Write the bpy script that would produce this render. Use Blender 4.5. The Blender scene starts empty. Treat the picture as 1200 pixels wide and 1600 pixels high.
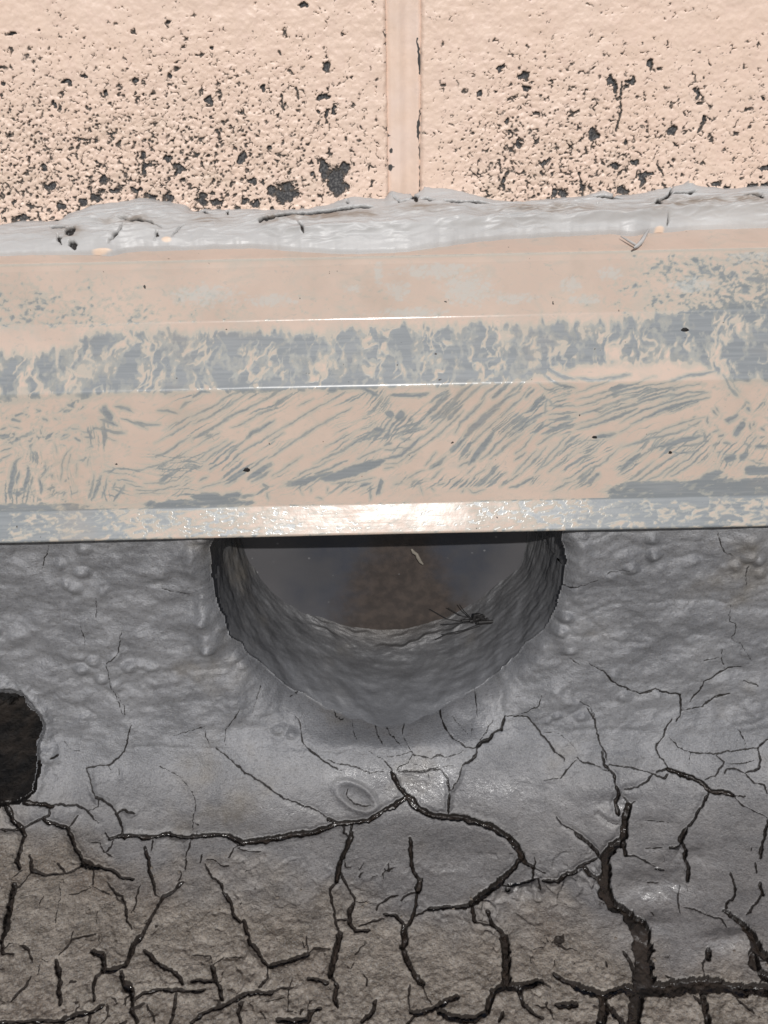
import bpy, math, random
import numpy as np
from mathutils import Vector, Matrix

# ------------------------------------------------------------------ camera
PITCH, ROLL, FPX = math.radians(30.0), math.radians(1.25), 1202.0
DIST, CAM_Z = 0.25, 0.272
cp, sp = math.cos(PITCH), math.sin(PITCH)
CAM = np.array([0.0, -DIST, CAM_Z])
W_ = np.array([0.0, cp, -sp])                       # forward
D0 = np.array([0.0, -sp, -cp])                      # image down before roll
X0 = np.array([1.0, 0.0, 0.0])
R_ = math.cos(ROLL) * X0 + math.sin(ROLL) * D0      # image right
DN = -math.sin(ROLL) * X0 + math.cos(ROLL) * D0     # image down

scn = bpy.context.scene
cam = bpy.data.cameras.new('camera')
cam.sensor_fit = 'HORIZONTAL'; cam.sensor_width = 36.0
cam.lens = 36.0 * FPX / 1200.0
cam.clip_start = 0.01; cam.clip_end = 500.0
cam_o = bpy.data.objects.new('camera', cam)
scn.collection.objects.link(cam_o)
cam_o.matrix_world = Matrix(((R_[0], -DN[0], -W_[0], CAM[0]),
                             (R_[1], -DN[1], -W_[1], CAM[1]),
                             (R_[2], -DN[2], -W_[2], CAM[2]), (0, 0, 0, 1)))
scn.camera = cam_o

# ------------------------------------------------------------------ light
SUN_EL, SUN_AZ = math.radians(37.0), math.radians(1.2)
world = bpy.data.worlds.new('World'); scn.world = world; world.use_nodes = True
wn = world.node_tree
sky = wn.nodes.new('ShaderNodeTexSky'); sky.sky_type = 'NISHITA'; sky.sun_disc = False
sky.sun_elevation = SUN_EL; sky.sun_rotation = math.pi + SUN_AZ
bgn = wn.nodes.get('Background') or wn.nodes.new('ShaderNodeBackground')
wn.links.new(sky.outputs[0], bgn.inputs[0]); bgn.inputs[1].default_value = 0.05
sun = bpy.data.lights.new('sun', 'SUN'); sun.energy = 3.3; sun.angle = math.radians(0.6)
sun.color = (1.0, 0.975, 0.95)
sun_o = bpy.data.objects.new('sun', sun); scn.collection.objects.link(sun_o)
sdir = Vector((math.sin(SUN_AZ) * math.cos(SUN_EL), math.cos(SUN_AZ) * math.cos(SUN_EL), -math.sin(SUN_EL)))
sun_o.rotation_euler = sdir.to_track_quat('-Z', 'Y').to_euler()
scn.view_settings.view_transform = 'Standard'; scn.view_settings.look = 'None'
scn.view_settings.exposure = 0.0; scn.view_settings.gamma = 1.0
scn.view_settings.use_curve_mapping = False

# ------------------------------------------------------------------ numeric helpers
rng = np.random.RandomState(7)
_perm = np.arange(256); rng.shuffle(_perm)
_perm = np.concatenate([_perm, _perm, _perm]).astype(np.int32)
_ga = np.linspace(0, 2 * np.pi, 256, endpoint=False)
_gx, _gy = np.cos(_ga).astype(np.float32), np.sin(_ga).astype(np.float32)

def noise(x, y, seed=0):
    x = np.asarray(x, np.float32) + np.float32(seed * 17.13 + 500.3)
    y = np.asarray(y, np.float32) + np.float32(seed * 7.77 + 300.7)
    xi = np.floor(x); yi = np.floor(y)
    xf = x - xi; yf = y - yi
    xi = xi.astype(np.int32) & 255; yi = yi.astype(np.int32) & 255
    u = xf * xf * xf * (xf * (xf * 6 - 15) + 10); v = yf * yf * yf * (yf * (yf * 6 - 15) + 10)
    def g(ix, iy, dx, dy):
        h = _perm[_perm[ix] + iy] & 255
        return _gx[h] * dx + _gy[h] * dy
    a = g(xi, yi, xf, yf); b = g(xi + 1, yi, xf - 1, yf)
    c = g(xi, yi + 1, xf, yf - 1); d = g(xi + 1, yi + 1, xf - 1, yf - 1)
    ab = a + u * (b - a); cd = c + u * (d - c)
    return (ab + v * (cd - ab)) * 1.5

def fbm(x, y, octaves=4, seed=0, gain=0.5):
    t = 0; a = 1.0; n = 0; f = 1.0
    for o in range(octaves):
        t = t + a * noise(x * f, y * f, seed + o * 3); n += a; a *= gain; f *= 2.03
    return t / n

def worley(x, y, seed=0):
    x = np.asarray(x, np.float32) + seed * 5.3 + 400; y = np.asarray(y, np.float32) + seed * 3.1 + 400
    xi = np.floor(x).astype(np.int32); yi = np.floor(y).astype(np.int32)
    f1 = np.full(x.shape, 9, np.float32); f2 = f1.copy()
    for j in (-1, 0, 1):
        for i in (-1, 0, 1):
            h = _perm[_perm[(xi + i) & 255] + ((yi + j) & 255)]
            px = xi + i + _perm[h + 37] / 255.0 - x; py = yi + j + _perm[h + 91] / 255.0 - y
            d = np.sqrt(px * px + py * py).astype(np.float32)
            f2 = np.minimum(f2, np.maximum(d, f1)); f1 = np.minimum(f1, d)
    return f1, f2

def sstep(a, b, x):
    t = np.clip((x - a) / (b - a), 0, 1); return t * t * (3 - 2 * t)

def ray(px, py):
    u = (np.asarray(px, float) - 600.0) / FPX; v = (np.asarray(py, float) - 800.0) / FPX
    return W_ + u[..., None] * R_ + v[..., None] * DN

def project(P):
    q = P - CAM
    z = np.maximum(q @ W_, 0.02)
    return 600 + FPX * (q @ R_) / z, 800 + FPX * (q @ DN) / z

def on_plane_y(px, py, y):
    r = ray(px, py); t = (y - CAM[1]) / r[..., 1]
    return CAM + r * t[..., None]

def row_of(y, z):                                    # image row (x = centre line, no roll)
    a = math.atan2(CAM_Z - z, y + DIST) - PITCH
    return 800 + FPX * math.tan(a)

def span(lo, hi, step, far_lo, far_hi, grow=1.25):   # dense in [lo,hi], growing steps outside
    a = list(np.arange(lo, hi + step * 0.5, step))
    s = step; v = a[-1]; right = []
    while v < far_hi:
        s *= grow; v += s; right.append(v)
    s = step; v = a[0]; left = []
    while v > far_lo:
        s *= grow; v -= s; left.append(v)
    return np.array(left[::-1] + a + right)

def grid_normals(P):
    du = np.gradient(P, axis=1); dv = np.gradient(P, axis=0)
    n = np.cross(du, dv); n /= np.maximum(np.linalg.norm(n, axis=2, keepdims=True), 1e-12)
    return n

COL = scn.collection
def build(name, verts, quads, mat, parent=None, attrs=None, normals=None, flat=False):
    me = bpy.data.meshes.new(name)
    verts = np.ascontiguousarray(verts, np.float32); quads = np.ascontiguousarray(quads, np.int32)
    nv, nq, k = len(verts), len(quads), quads.shape[1]
    me.vertices.add(nv); me.vertices.foreach_set('co', verts.ravel())
    me.loops.add(nq * k); me.loops.foreach_set('vertex_index', quads.ravel())
    me.polygons.add(nq); me.polygons.foreach_set('loop_start', np.arange(0, nq * k, k, dtype=np.int32))
    me.polygons.foreach_set('use_smooth', np.full(nq, not flat))
    me.update(calc_edges=True)
    for an, av in (attrs or {}).items():
        at = me.attributes.new(an, 'FLOAT', 'POINT'); at.data.foreach_set('value', np.ascontiguousarray(av, np.float32))
    if normals is not None:
        at = me.attributes.new('custom_normal', 'FLOAT_VECTOR', 'POINT')
        at.data.foreach_set('vector', np.ascontiguousarray(normals, np.float32).ravel())
    me.validate()
    me.materials.append(mat)
    o = bpy.data.objects.new(name, me); COL.objects.link(o)
    if parent is not None: o.parent = parent
    return o

def grid_piece(name, P, mask, mat, parent=None, attrs=None, normals=None):
    """mesh of the quads of the grid P (rows, cols, 3) whose cell is set in mask"""
    ns, nx = P.shape[:2]
    if mask is None: mask = np.ones((ns - 1, nx - 1), bool)
    j, i = np.nonzero(mask)
    a = j * nx + i
    q = np.stack([a, a + 1, a + nx + 1, a + nx], 1)
    used, inv = np.unique(q, return_inverse=True)
    q = inv.reshape(q.shape)
    at = {k: v.reshape(-1)[used] for k, v in (attrs or {}).items()}
    nn = normals.reshape(-1, 3)[used] if normals is not None else None
    return build(name, P.reshape(-1, 3)[used], q[:, ::-1], mat, parent, at, -nn if nn is not None and False else nn)

def empty(name, loc, label, cat):
    o = bpy.data.objects.new(name, None); COL.objects.link(o)
    o.empty_display_size = 0.02; o['kind'] = 'thing'; o['label'] = label; o['category'] = cat
    return o

# ------------------------------------------------------------------ material helpers
class NT:
    def __init__(s, name):
        s.m = bpy.data.materials.new(name); s.m.use_nodes = True
        s.t = s.m.node_tree; s.b = s.t.nodes['Principled BSDF']
        s.tc = s.t.nodes.new('ShaderNodeTexCoord')
    def lk(s, a, b): s.t.links.new(a, b)
    def val(s, sock, v):
        if hasattr(v, 'is_linked') or isinstance(v, bpy.types.NodeSocket): s.lk(v, sock)
        else: sock.default_value = v
    def attr(s, n):
        a = s.t.nodes.new('ShaderNodeAttribute'); a.attribute_name = n; return a.outputs['Fac']
    def noise(s, scale, detail=4, rough=0.55, stretch=None, dist=0.0):
        n = s.t.nodes.new('ShaderNodeTexNoise'); n.inputs['Scale'].default_value = scale
        n.inputs['Detail'].default_value = detail; n.inputs['Roughness'].default_value = rough
        n.inputs['Distortion'].default_value = dist
        if stretch:
            mp = s.t.nodes.new('ShaderNodeMapping'); mp.inputs['Scale'].default_value = stretch
            s.lk(s.tc.outputs['Object'], mp.inputs[0]); s.lk(mp.outputs[0], n.inputs['Vector'])
        else: s.lk(s.tc.outputs['Object'], n.inputs['Vector'])
        return n.outputs['Fac']
    def voro(s, scale, feature='F1'):
        n = s.t.nodes.new('ShaderNodeTexVoronoi'); n.inputs['Scale'].default_value = scale; n.feature = feature
        s.lk(s.tc.outputs['Object'], n.inputs['Vector']); return n.outputs['Distance']
    def math(s, op, a, b=0.0):
        n = s.t.nodes.new('ShaderNodeMath'); n.operation = op
        s.val(n.inputs[0], a); s.val(n.inputs[1], b); return n.outputs[0]
    def map(s, v, a, b, c=0.0, d=1.0, smooth=True):
        n = s.t.nodes.new('ShaderNodeMapRange'); n.interpolation_type = 'SMOOTHSTEP' if smooth else 'LINEAR'
        s.lk(v, n.inputs[0])
        for k, x in zip((1, 2, 3, 4), (a, b, c, d)): n.inputs[k].default_value = x
        return n.outputs[0]
    def mix(s, f, a, b):
        n = s.t.nodes.new('ShaderNodeMix'); n.data_type = 'RGBA'
        s.val(n.inputs[0], f)
        for k, v in ((6, a), (7, b)):
            if isinstance(v, tuple): n.inputs[k].default_value = (*v, 1.0)
            else: s.lk(v, n.inputs[k])
        return n.outputs[2]
    def mixf(s, f, a, b):
        n = s.t.nodes.new('ShaderNodeMix'); n.data_type = 'FLOAT'
        s.val(n.inputs[0], f); s.val(n.inputs[2], a); s.val(n.inputs[3], b); return n.outputs[0]
    def bump(s, h, strength, dist, prev=None):
        n = s.t.nodes.new('ShaderNodeBump'); s.val(n.inputs['Strength'], strength); n.inputs['Distance'].default_value = dist
        s.lk(h, n.inputs['Height'])
        if prev is not None: s.lk(prev, n.inputs['Normal'])
        return n.outputs[0]
    def out(s, color=None, rough=None, normal=None, spec=None, metal=None, coat=None):
        for nm, v in (('Base Color', color), ('Roughness', rough), ('Normal', normal),
                      ('Specular IOR Level', spec), ('Metallic', metal), ('Coat Weight', coat)):
            if v is None: continue
            if isinstance(v, tuple): s.b.inputs[nm].default_value = (*v, 1.0)
            else: s.val(s.b.inputs[nm], v)
        return s.m

PEACH = (0.742, 0.566, 0.458)

def mat_block():
    n = NT('peeling_peach_paint')
    bv = n.math('ADD', n.attr('bare_shade'), n.math('MULTIPLY', n.math('SUBTRACT', n.noise(2600, 3, 0.65), 0.5), 0.5))
    bare_shade = n.map(bv, -0.22, 0.26)
    c = n.mix(n.map(n.noise(60, 3), 0.35, 0.7), PEACH, (0.76, 0.59, 0.485))
    c = n.mix(n.map(n.noise(240, 4, 0.6), 0.42, 0.72, 0.0, 0.5), c, (0.70, 0.52, 0.43))
    c = n.mix(n.map(n.attr('dust'), 0.0, 1.0), c, (0.55, 0.44, 0.345))
    dark = n.mix(n.map(n.noise(1500, 4, 0.65), 0.40, 0.72), (0.040, 0.040, 0.043), (0.16, 0.155, 0.15))  # bare block grey, with the deep shade of the pits painted in
    dark = n.mix(n.map(n.attr('bare_shade'), 0.75, 0.2), dark, (0.085, 0.072, 0.062))
    c = n.mix(bare_shade, c, dark)
    b = n.bump(n.noise(900, 4, 0.6), 0.24, 0.0006)
    b = n.bump(n.math('MULTIPLY', bare_shade, -1.0), 0.6, 0.0003, b)
    return n.out(c, n.mixf(bare_shade, 0.42, 0.85), b, 0.4)

def mat_joint():
    n = NT('painted_mortar')
    bare_shade = n.map(n.attr('bare_shade'), -0.16, 0.16)
    c = n.mix(n.map(n.noise(80, 3), 0.35, 0.7), PEACH, (0.74, 0.585, 0.50))
    c = n.mix(bare_shade, c, (0.06, 0.06, 0.06))
    c = n.mix(n.map(n.noise(70, 5, 0.65), 0.45, 0.72, 0.0, 0.4), c, (0.60, 0.46, 0.37))
    b = n.bump(n.noise(500, 5, 0.65), 0.22, 0.0006)
    return n.out(c, 0.45, b, 0.4)

def mat_block_far():
    n = NT('peach_painted_block')
    pit = n.map(n.voro(420), 0.10, 0.20, 1.0, 0.0)
    pit = n.math('MULTIPLY', pit, n.map(n.noise(30, 3), 0.5, 0.62))
    c = n.mix(pit, PEACH, (0.04, 0.04, 0.042))
    b = n.bump(n.noise(700, 5, 0.6), 0.4, 0.0008)
    return n.out(c, 0.5, b, 0.4)

def mat_sealant():
    n = NT('grey_silicone_sealant')
    c = n.mix(n.map(n.noise(45, 4, 0.6, (0.35, 1, 1)), 0.35, 0.68), (0.435, 0.428, 0.420), (0.53, 0.522, 0.512))
    c = n.mix(n.map(n.attr('dirt'), 0.0, 1.0), c, (0.28, 0.235, 0.20))
    c = n.mix(n.map(n.attr('peach'), 0.4, 0.7), c, (0.72, 0.56, 0.44))
    c = n.mix(n.map(n.attr('dark'), -0.3, 0.4), c, (0.022, 0.019, 0.018))
    b = n.bump(n.noise(420, 4, 0.6, (0.4, 1, 1)), 0.16, 0.0006)
    return n.out(c, n.map(n.noise(120, 3), 0.3, 0.7, 0.40, 0.56), b, 0.4)

def mat_flashing():
    n = NT('brushed_peach_paint_over_grey_metal')
    g = n.attr('grey')
    fine = n.math('ADD', g, n.math('MULTIPLY', n.math('SUBTRACT', n.noise(700, 3), 0.5), 0.55))
    fine = n.math('ADD', fine, n.math('MULTIPLY', n.math('SUBTRACT', n.noise(240, 5, 0.65), 0.5), 0.25))
    grey = n.map(fine, -0.20, 0.22)
    halo = n.map(fine, -1.85, -0.25)
    deep = n.map(fine, 0.30, 1.0)
    lines = n.noise(1000, 2, 0.5, (0.06, 1, 1))
    peach = n.mix(n.map(n.noise(40, 3), 0.3, 0.7), (0.535, 0.418, 0.348), (0.585, 0.460, 0.382))
    cream = (0.445, 0.412, 0.355)
    gr = n.mix(n.map(lines, 0.3, 0.7), (0.212, 0.228, 0.238), (0.258, 0.272, 0.280))
    lg = n.mix(n.map(n.noise(300, 3), 0.35, 0.65), (0.275, 0.280, 0.268), (0.340, 0.340, 0.315))
    c = n.mix(n.math('MULTIPLY', halo, 0.85), peach, cream)
    c = n.mix(n.map(n.noise(150, 5, 0.65, (0.7, 1, 1.3), 0.6), 0.48, 0.70, 0.0, 0.55), c, (0.455, 0.418, 0.362))
    c = n.mix(n.map(n.noise(420, 4, 0.7, (0.8, 1, 1.2), 0.8), 0.60, 0.72, 0.0, 0.5), c, (0.36, 0.355, 0.325))
    c = n.mix(grey, c, lg)
    c = n.mix(deep, c, gr)
    c = n.mix(n.map(n.attr('pale'), 0.25, 0.75, 0.0, 0.6), c, (0.50, 0.50, 0.47))
    c = n.mix(n.map(n.noise(30, 5, 0.65), 0.50, 0.75, 0.0, 0.35), c, (0.36, 0.30, 0.245))
    c = n.mix(n.map(n.noise(520, 2, 0.4), 0.76, 0.80), c, (0.06, 0.055, 0.05))
    h = n.math('MULTIPLY', grey, -1.0)
    b = n.bump(h, 0.14, 0.00012)
    b = n.bump(lines, 0.05, 0.0002, b)
    b = n.bump(n.noise(330, 3), 0.06, 0.0006, b)
    return n.out(c, n.mixf(n.attr('dusty'), n.mixf(grey, n.map(n.noise(60, 5, 0.7), 0.3, 0.7, 0.11, 0.20), 0.32), 0.62), b, n.mixf(n.attr('dusty'), 0.5, 0.25))

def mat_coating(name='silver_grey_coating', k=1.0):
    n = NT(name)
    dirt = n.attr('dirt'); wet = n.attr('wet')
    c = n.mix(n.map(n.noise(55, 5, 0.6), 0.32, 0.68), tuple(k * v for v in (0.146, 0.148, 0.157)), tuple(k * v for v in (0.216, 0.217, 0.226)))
    c = n.mix(n.map(n.noise(28, 4, 0.6), 0.56, 0.80), c, (0.13, 0.115, 0.095))
    dc = n.mix(n.map(n.noise(140, 6, 0.68), 0.30, 0.68), (0.130, 0.109, 0.087), (0.290, 0.254, 0.214))
    dc = n.mix(n.map(n.noise(36, 4, 0.6), 0.50, 0.75), dc, (0.150, 0.120, 0.094))
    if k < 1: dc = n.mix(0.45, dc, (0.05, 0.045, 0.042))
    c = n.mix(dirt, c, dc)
    if k < 1: c = n.mix(n.attr('unshaded'), c, (0.140, 0.142, 0.150))  # painted shade eases off towards the rim
    gr = n.noise(1700, 4, 0.7)
    c = n.mix(n.math('MULTIPLY', n.map(gr, 0.46, 0.68), n.mixf(dirt, 0.30 if k == 1 else 0.08, 0.55)), c, (0.33, 0.32, 0.305))
    c = n.mix(n.math('MULTIPLY', n.map(n.noise(1300, 4, 0.7, (0.7, 1.2, 1)), 0.50, 0.36), n.mixf(dirt, 0.35 if k == 1 else 0.12, 0.6)), c, (0.055, 0.050, 0.047))
    c = n.mix(n.map(n.attr('crack'), 0.26, 0.02), c, n.mix(dirt, (0.017, 0.015, 0.014), (0.024, 0.018, 0.014)))
    r = n.mixf(wet, n.mixf(dirt, 0.47, 0.70), 0.36)
    b = n.bump(n.noise(520, 5, 0.65, (0.6, 1, 1)), n.mixf(dirt, 0.20, 0.5), 0.0008)
    b = n.bump(n.noise(1900, 3, 0.6), n.mixf(dirt, 0.55 if k == 1 else 0.25, 0.9), 0.00045, b)
    cb = n.bump(n.noise(650, 3, 0.6), 0.55, 0.0009)
    n.lk(cb, n.b.inputs['Coat Normal']); n.b.inputs['Coat Roughness'].default_value = 0.13
    n.val(n.b.inputs['Coat Weight'], n.math('MULTIPLY', wet, n.map(gr, 0.35, 0.6, 0.3, 1.0)))
    return n.out(c, r, b, n.mixf(wet, 0.35, 0.7), n.math('MULTIPLY', n.math('SUBTRACT', 1.0, dirt), 0.22))

def mat_mud():
    n = NT('wet_dark_mud')
    c = n.mix(n.map(n.noise(160, 5, 0.6), 0.35, 0.7), (0.013, 0.010, 0.008), (0.032, 0.024, 0.019))
    b = n.bump(n.noise(500, 4, 0.55), 0.5, 0.0012)
    return n.out(c, n.map(n.noise(120, 3), 0.4, 0.62, 0.12, 0.45), b, 0.5)

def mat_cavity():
    n = NT('shaded_cavity_soil')
    c = n.mix(n.map(n.noise(110, 5, 0.65), 0.38, 0.72), (0.0045, 0.004, 0.004), (0.026, 0.020, 0.016))  # brown soil, with the shade of the hollow put into its colour
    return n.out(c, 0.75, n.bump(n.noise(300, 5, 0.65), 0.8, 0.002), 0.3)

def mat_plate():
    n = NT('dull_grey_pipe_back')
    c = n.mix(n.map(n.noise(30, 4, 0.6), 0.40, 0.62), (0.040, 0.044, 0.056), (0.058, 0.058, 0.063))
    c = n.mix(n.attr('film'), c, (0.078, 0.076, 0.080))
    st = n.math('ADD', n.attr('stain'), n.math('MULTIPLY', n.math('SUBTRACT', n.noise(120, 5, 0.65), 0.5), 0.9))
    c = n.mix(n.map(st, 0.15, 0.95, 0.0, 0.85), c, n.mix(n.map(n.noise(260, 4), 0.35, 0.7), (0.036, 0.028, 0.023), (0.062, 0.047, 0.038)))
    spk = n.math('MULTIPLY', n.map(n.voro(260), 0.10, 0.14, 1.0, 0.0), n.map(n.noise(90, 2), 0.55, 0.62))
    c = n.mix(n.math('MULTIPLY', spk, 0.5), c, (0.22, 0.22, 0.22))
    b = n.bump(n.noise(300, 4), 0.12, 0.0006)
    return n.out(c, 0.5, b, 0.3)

def mat_plain(name, col, rough=0.6):
    n = NT(name)
    c = n.mix(n.noise(800, 3), tuple(v * 0.7 for v in col), tuple(min(1, v * 1.25) for v in col))
    return n.out(c, rough, n.bump(n.noise(900, 3), 0.3, 0.0004), 0.4)

M = dict(block=mat_block(), joint=mat_joint(), far=mat_block_far(), sealant=mat_sealant(), flashing=mat_flashing(),
         coating=mat_coating(), mud=mat_mud(), cavity=mat_cavity(), plate=mat_plate(),
         lining=mat_coating('shaded_smeared_coating', 0.50),  # darker copy of the coating, the shade inside the pipe put into its colour
         black=mat_plain('black_grit', (0.012, 0.011, 0.011)), pale=mat_plain('pale_fleck', (0.20, 0.18, 0.15)),
         brick_core=mat_plain('raw_concrete', (0.16, 0.155, 0.15)))

# ------------------------------------------------------------------ tracing helpers
REG = dict(A=(0, 1300, 4), B=(300, 1300, 4), C=(600, 1300, 4), D=(900, 1300, 4),
           E=(0, 1080, 4), F=(300, 1080, 4), G=(600, 1080, 4), H=(900, 1080, 4),
           I=(880, 820, 3.75), J=(0, 820, 2),
           a=(0, 400, 4), b=(300, 400, 4), c=(600, 400, 4), d=(900, 400, 4),
           e=(0, 610, 4), f=(300, 610, 4), g=(600, 610, 4), h=(900, 610, 4))

def parse(text):
    """lines of  REGION width x,y x,y ...  ->  (points in photo pixels, full width in pixels)"""
    out = []
    for ln in text.strip().splitlines():
        p = ln.split()
        if len(p) < 3: continue
        ox, oy, sc = REG[p[0]]
        pts = np.array([[float(v) for v in q.split(',')] for q in p[2:]])
        if len(pts) == 1: pts = np.vstack([pts, pts + 2.0])
        out.append((pts / sc + (ox, oy), float(p[1]) / sc))
    return out

def seg_dist(X, Y, a, b):
    d = b - a; L = max(float(d @ d), 1e-16)
    t = np.clip(((X - a[0]) * d[0] + (Y - a[1]) * d[1]) / L, 0, 1)
    return np.hypot(X - a[0] - t * d[0], Y - a[1] - t * d[1]), t

def unroll(p):
    p = np.asarray(p, float); u = p[..., 0] - 600; v = p[..., 1] - 800
    c, s = math.cos(ROLL), math.sin(ROLL)
    return np.stack([600 + u * c - v * s, 800 + u * s + v * c], -1)

def project0(P):                                     # photo pixels with the roll taken out
    q = P - CAM; z = np.maximum(q @ W_, 0.02)
    return 600 + FPX * (q @ X0) / z, 800 + FPX * (q @ D0) / z

def hit_row(y, z, n, row):                           # walk down a face (normal elevation n) to an image row
    d = np.array([-math.sin(n), -math.cos(n)])
    a = PITCH + math.atan((row - 800) / FPX); r = np.array([math.cos(a), -math.sin(a)])
    A = np.array([[d[0], -r[0]], [d[1], -r[1]]]); bb = np.array([-DIST - y, CAM_Z - z])
    t = np.linalg.solve(A, bb)[0]
    return y + d[0] * t, z + d[1] * t

# ------------------------------------------------------------------ flashing profile
_y, _z = -0.0015, None
_a = PITCH + math.atan((352 - 800) / FPX); _z = CAM_Z - (DIST + _y) * math.tan(_a)
corners = [(_y, _z)]; FACES = [(76, 400), (11, 497), (39, 603), (4, 787), (31.2, 833)]
for n_, row_ in FACES:
    _y, _z = hit_row(_y, _z, math.radians(n_), row_); corners.append((_y, _z))
TIP = corners[-1]
print('flashing corners (mm):', [(round(a * 1000, 1), round(b * 1000, 1)) for a, b in corners])
TOP_ROW_Z = corners[0][1]

# ------------------------------------------------------------------ lower coated wall and cracked ground: one profile
ROWN = [(780, 4), (1000, 7), (1090, 14), (1140, 24), (1180, 36), (1215, 45), (1245, 57), (1285, 74), (1340, 84), (1420, 88), (4000, 88.5)]
DS = 0.00037
y, z = TIP[0] + 0.0075, TIP[1] + 0.016
prof = [(y, z)]; S_CREASE = None; s = 0.0
while y > -0.152:
    rw = row_of(y, z)
    nn = math.radians(np.interp(rw, [a for a, b in ROWN], [b for a, b in ROWN]))
    y -= math.sin(nn) * DS; z -= math.cos(nn) * DS; s += DS
    if S_CREASE is None and rw > 1172: S_CREASE = s
    prof.append((y, z))
prof = np.array(prof)
NR_DENSE = len(prof)
st = DS; nn = math.radians(88.5); ext = []
while y > -1.5:
    st *= 1.25; y -= math.sin(nn) * st; z -= math.cos(nn) * st * 0.2; ext.append((y, z))
prof = np.vstack([prof, ext])
sarr = np.concatenate([[0], np.cumsum(np.hypot(*np.diff(prof, axis=0).T))])
GROUND_Z = prof[-1, 1]
print('rows', len(prof), 'dense', NR_DENSE, 'crease y,z', np.interp(S_CREASE, sarr, prof[:, 0]), np.interp(S_CREASE, sarr, prof[:, 1]), 'ground', GROUND_Z)
xarr = span(-0.166, 0.166, 0.00037, -1.2, 1.2)
X, S = np.meshgrid(xarr, sarr)
PY = np.repeat(prof[:, 0][:, None], len(xarr), 1); PZ = np.repeat(prof[:, 1][:, None], len(xarr), 1)
tang = np.gradient(prof, axis=0); tang /= np.linalg.norm(tang, axis=1)[:, None]
nrm = np.stack([tang[:, 1], -tang[:, 0]], 1)          # (ny, nz): outwards (towards -y) / up
if nrm[10, 0] > 0: nrm = -nrm
BASE = np.stack([X, PY, PZ], -1)
QX, QY = project0(BASE); infront = (PY + DIST) > 0.03
XM, SM = X * 1000, S * 1000                          # millimetres

def to_xs(pts):
    """photo pixels -> (x, s) on the base profile"""
    res = []
    for p in unroll(pts):
        u, v = (p[0] - 600) / FPX, (p[1] - 800) / FPX
        r = W_ + u * X0 + v * D0
        # profile points -> signed side of the ray in the YZ plane
        f = (prof[:, 0] + DIST) * r[2] - (prof[:, 1] - CAM_Z) * r[1]
        k = np.nonzero(np.sign(f[:-1]) != np.sign(f[1:]))[0]
        if len(k) == 0: k = np.array([len(prof) - 2])
        k = k[0]; w = f[k] / (f[k] - f[k + 1] + 1e-12)
        yy = prof[k, 0] + w * (prof[k + 1, 0] - prof[k, 0])
        ss = sarr[k] + w * (sarr[k + 1] - sarr[k])
        t = (yy + DIST) / r[1]
        res.append((t * r[0], ss, t / FPX))
    return np.array(res)

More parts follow.
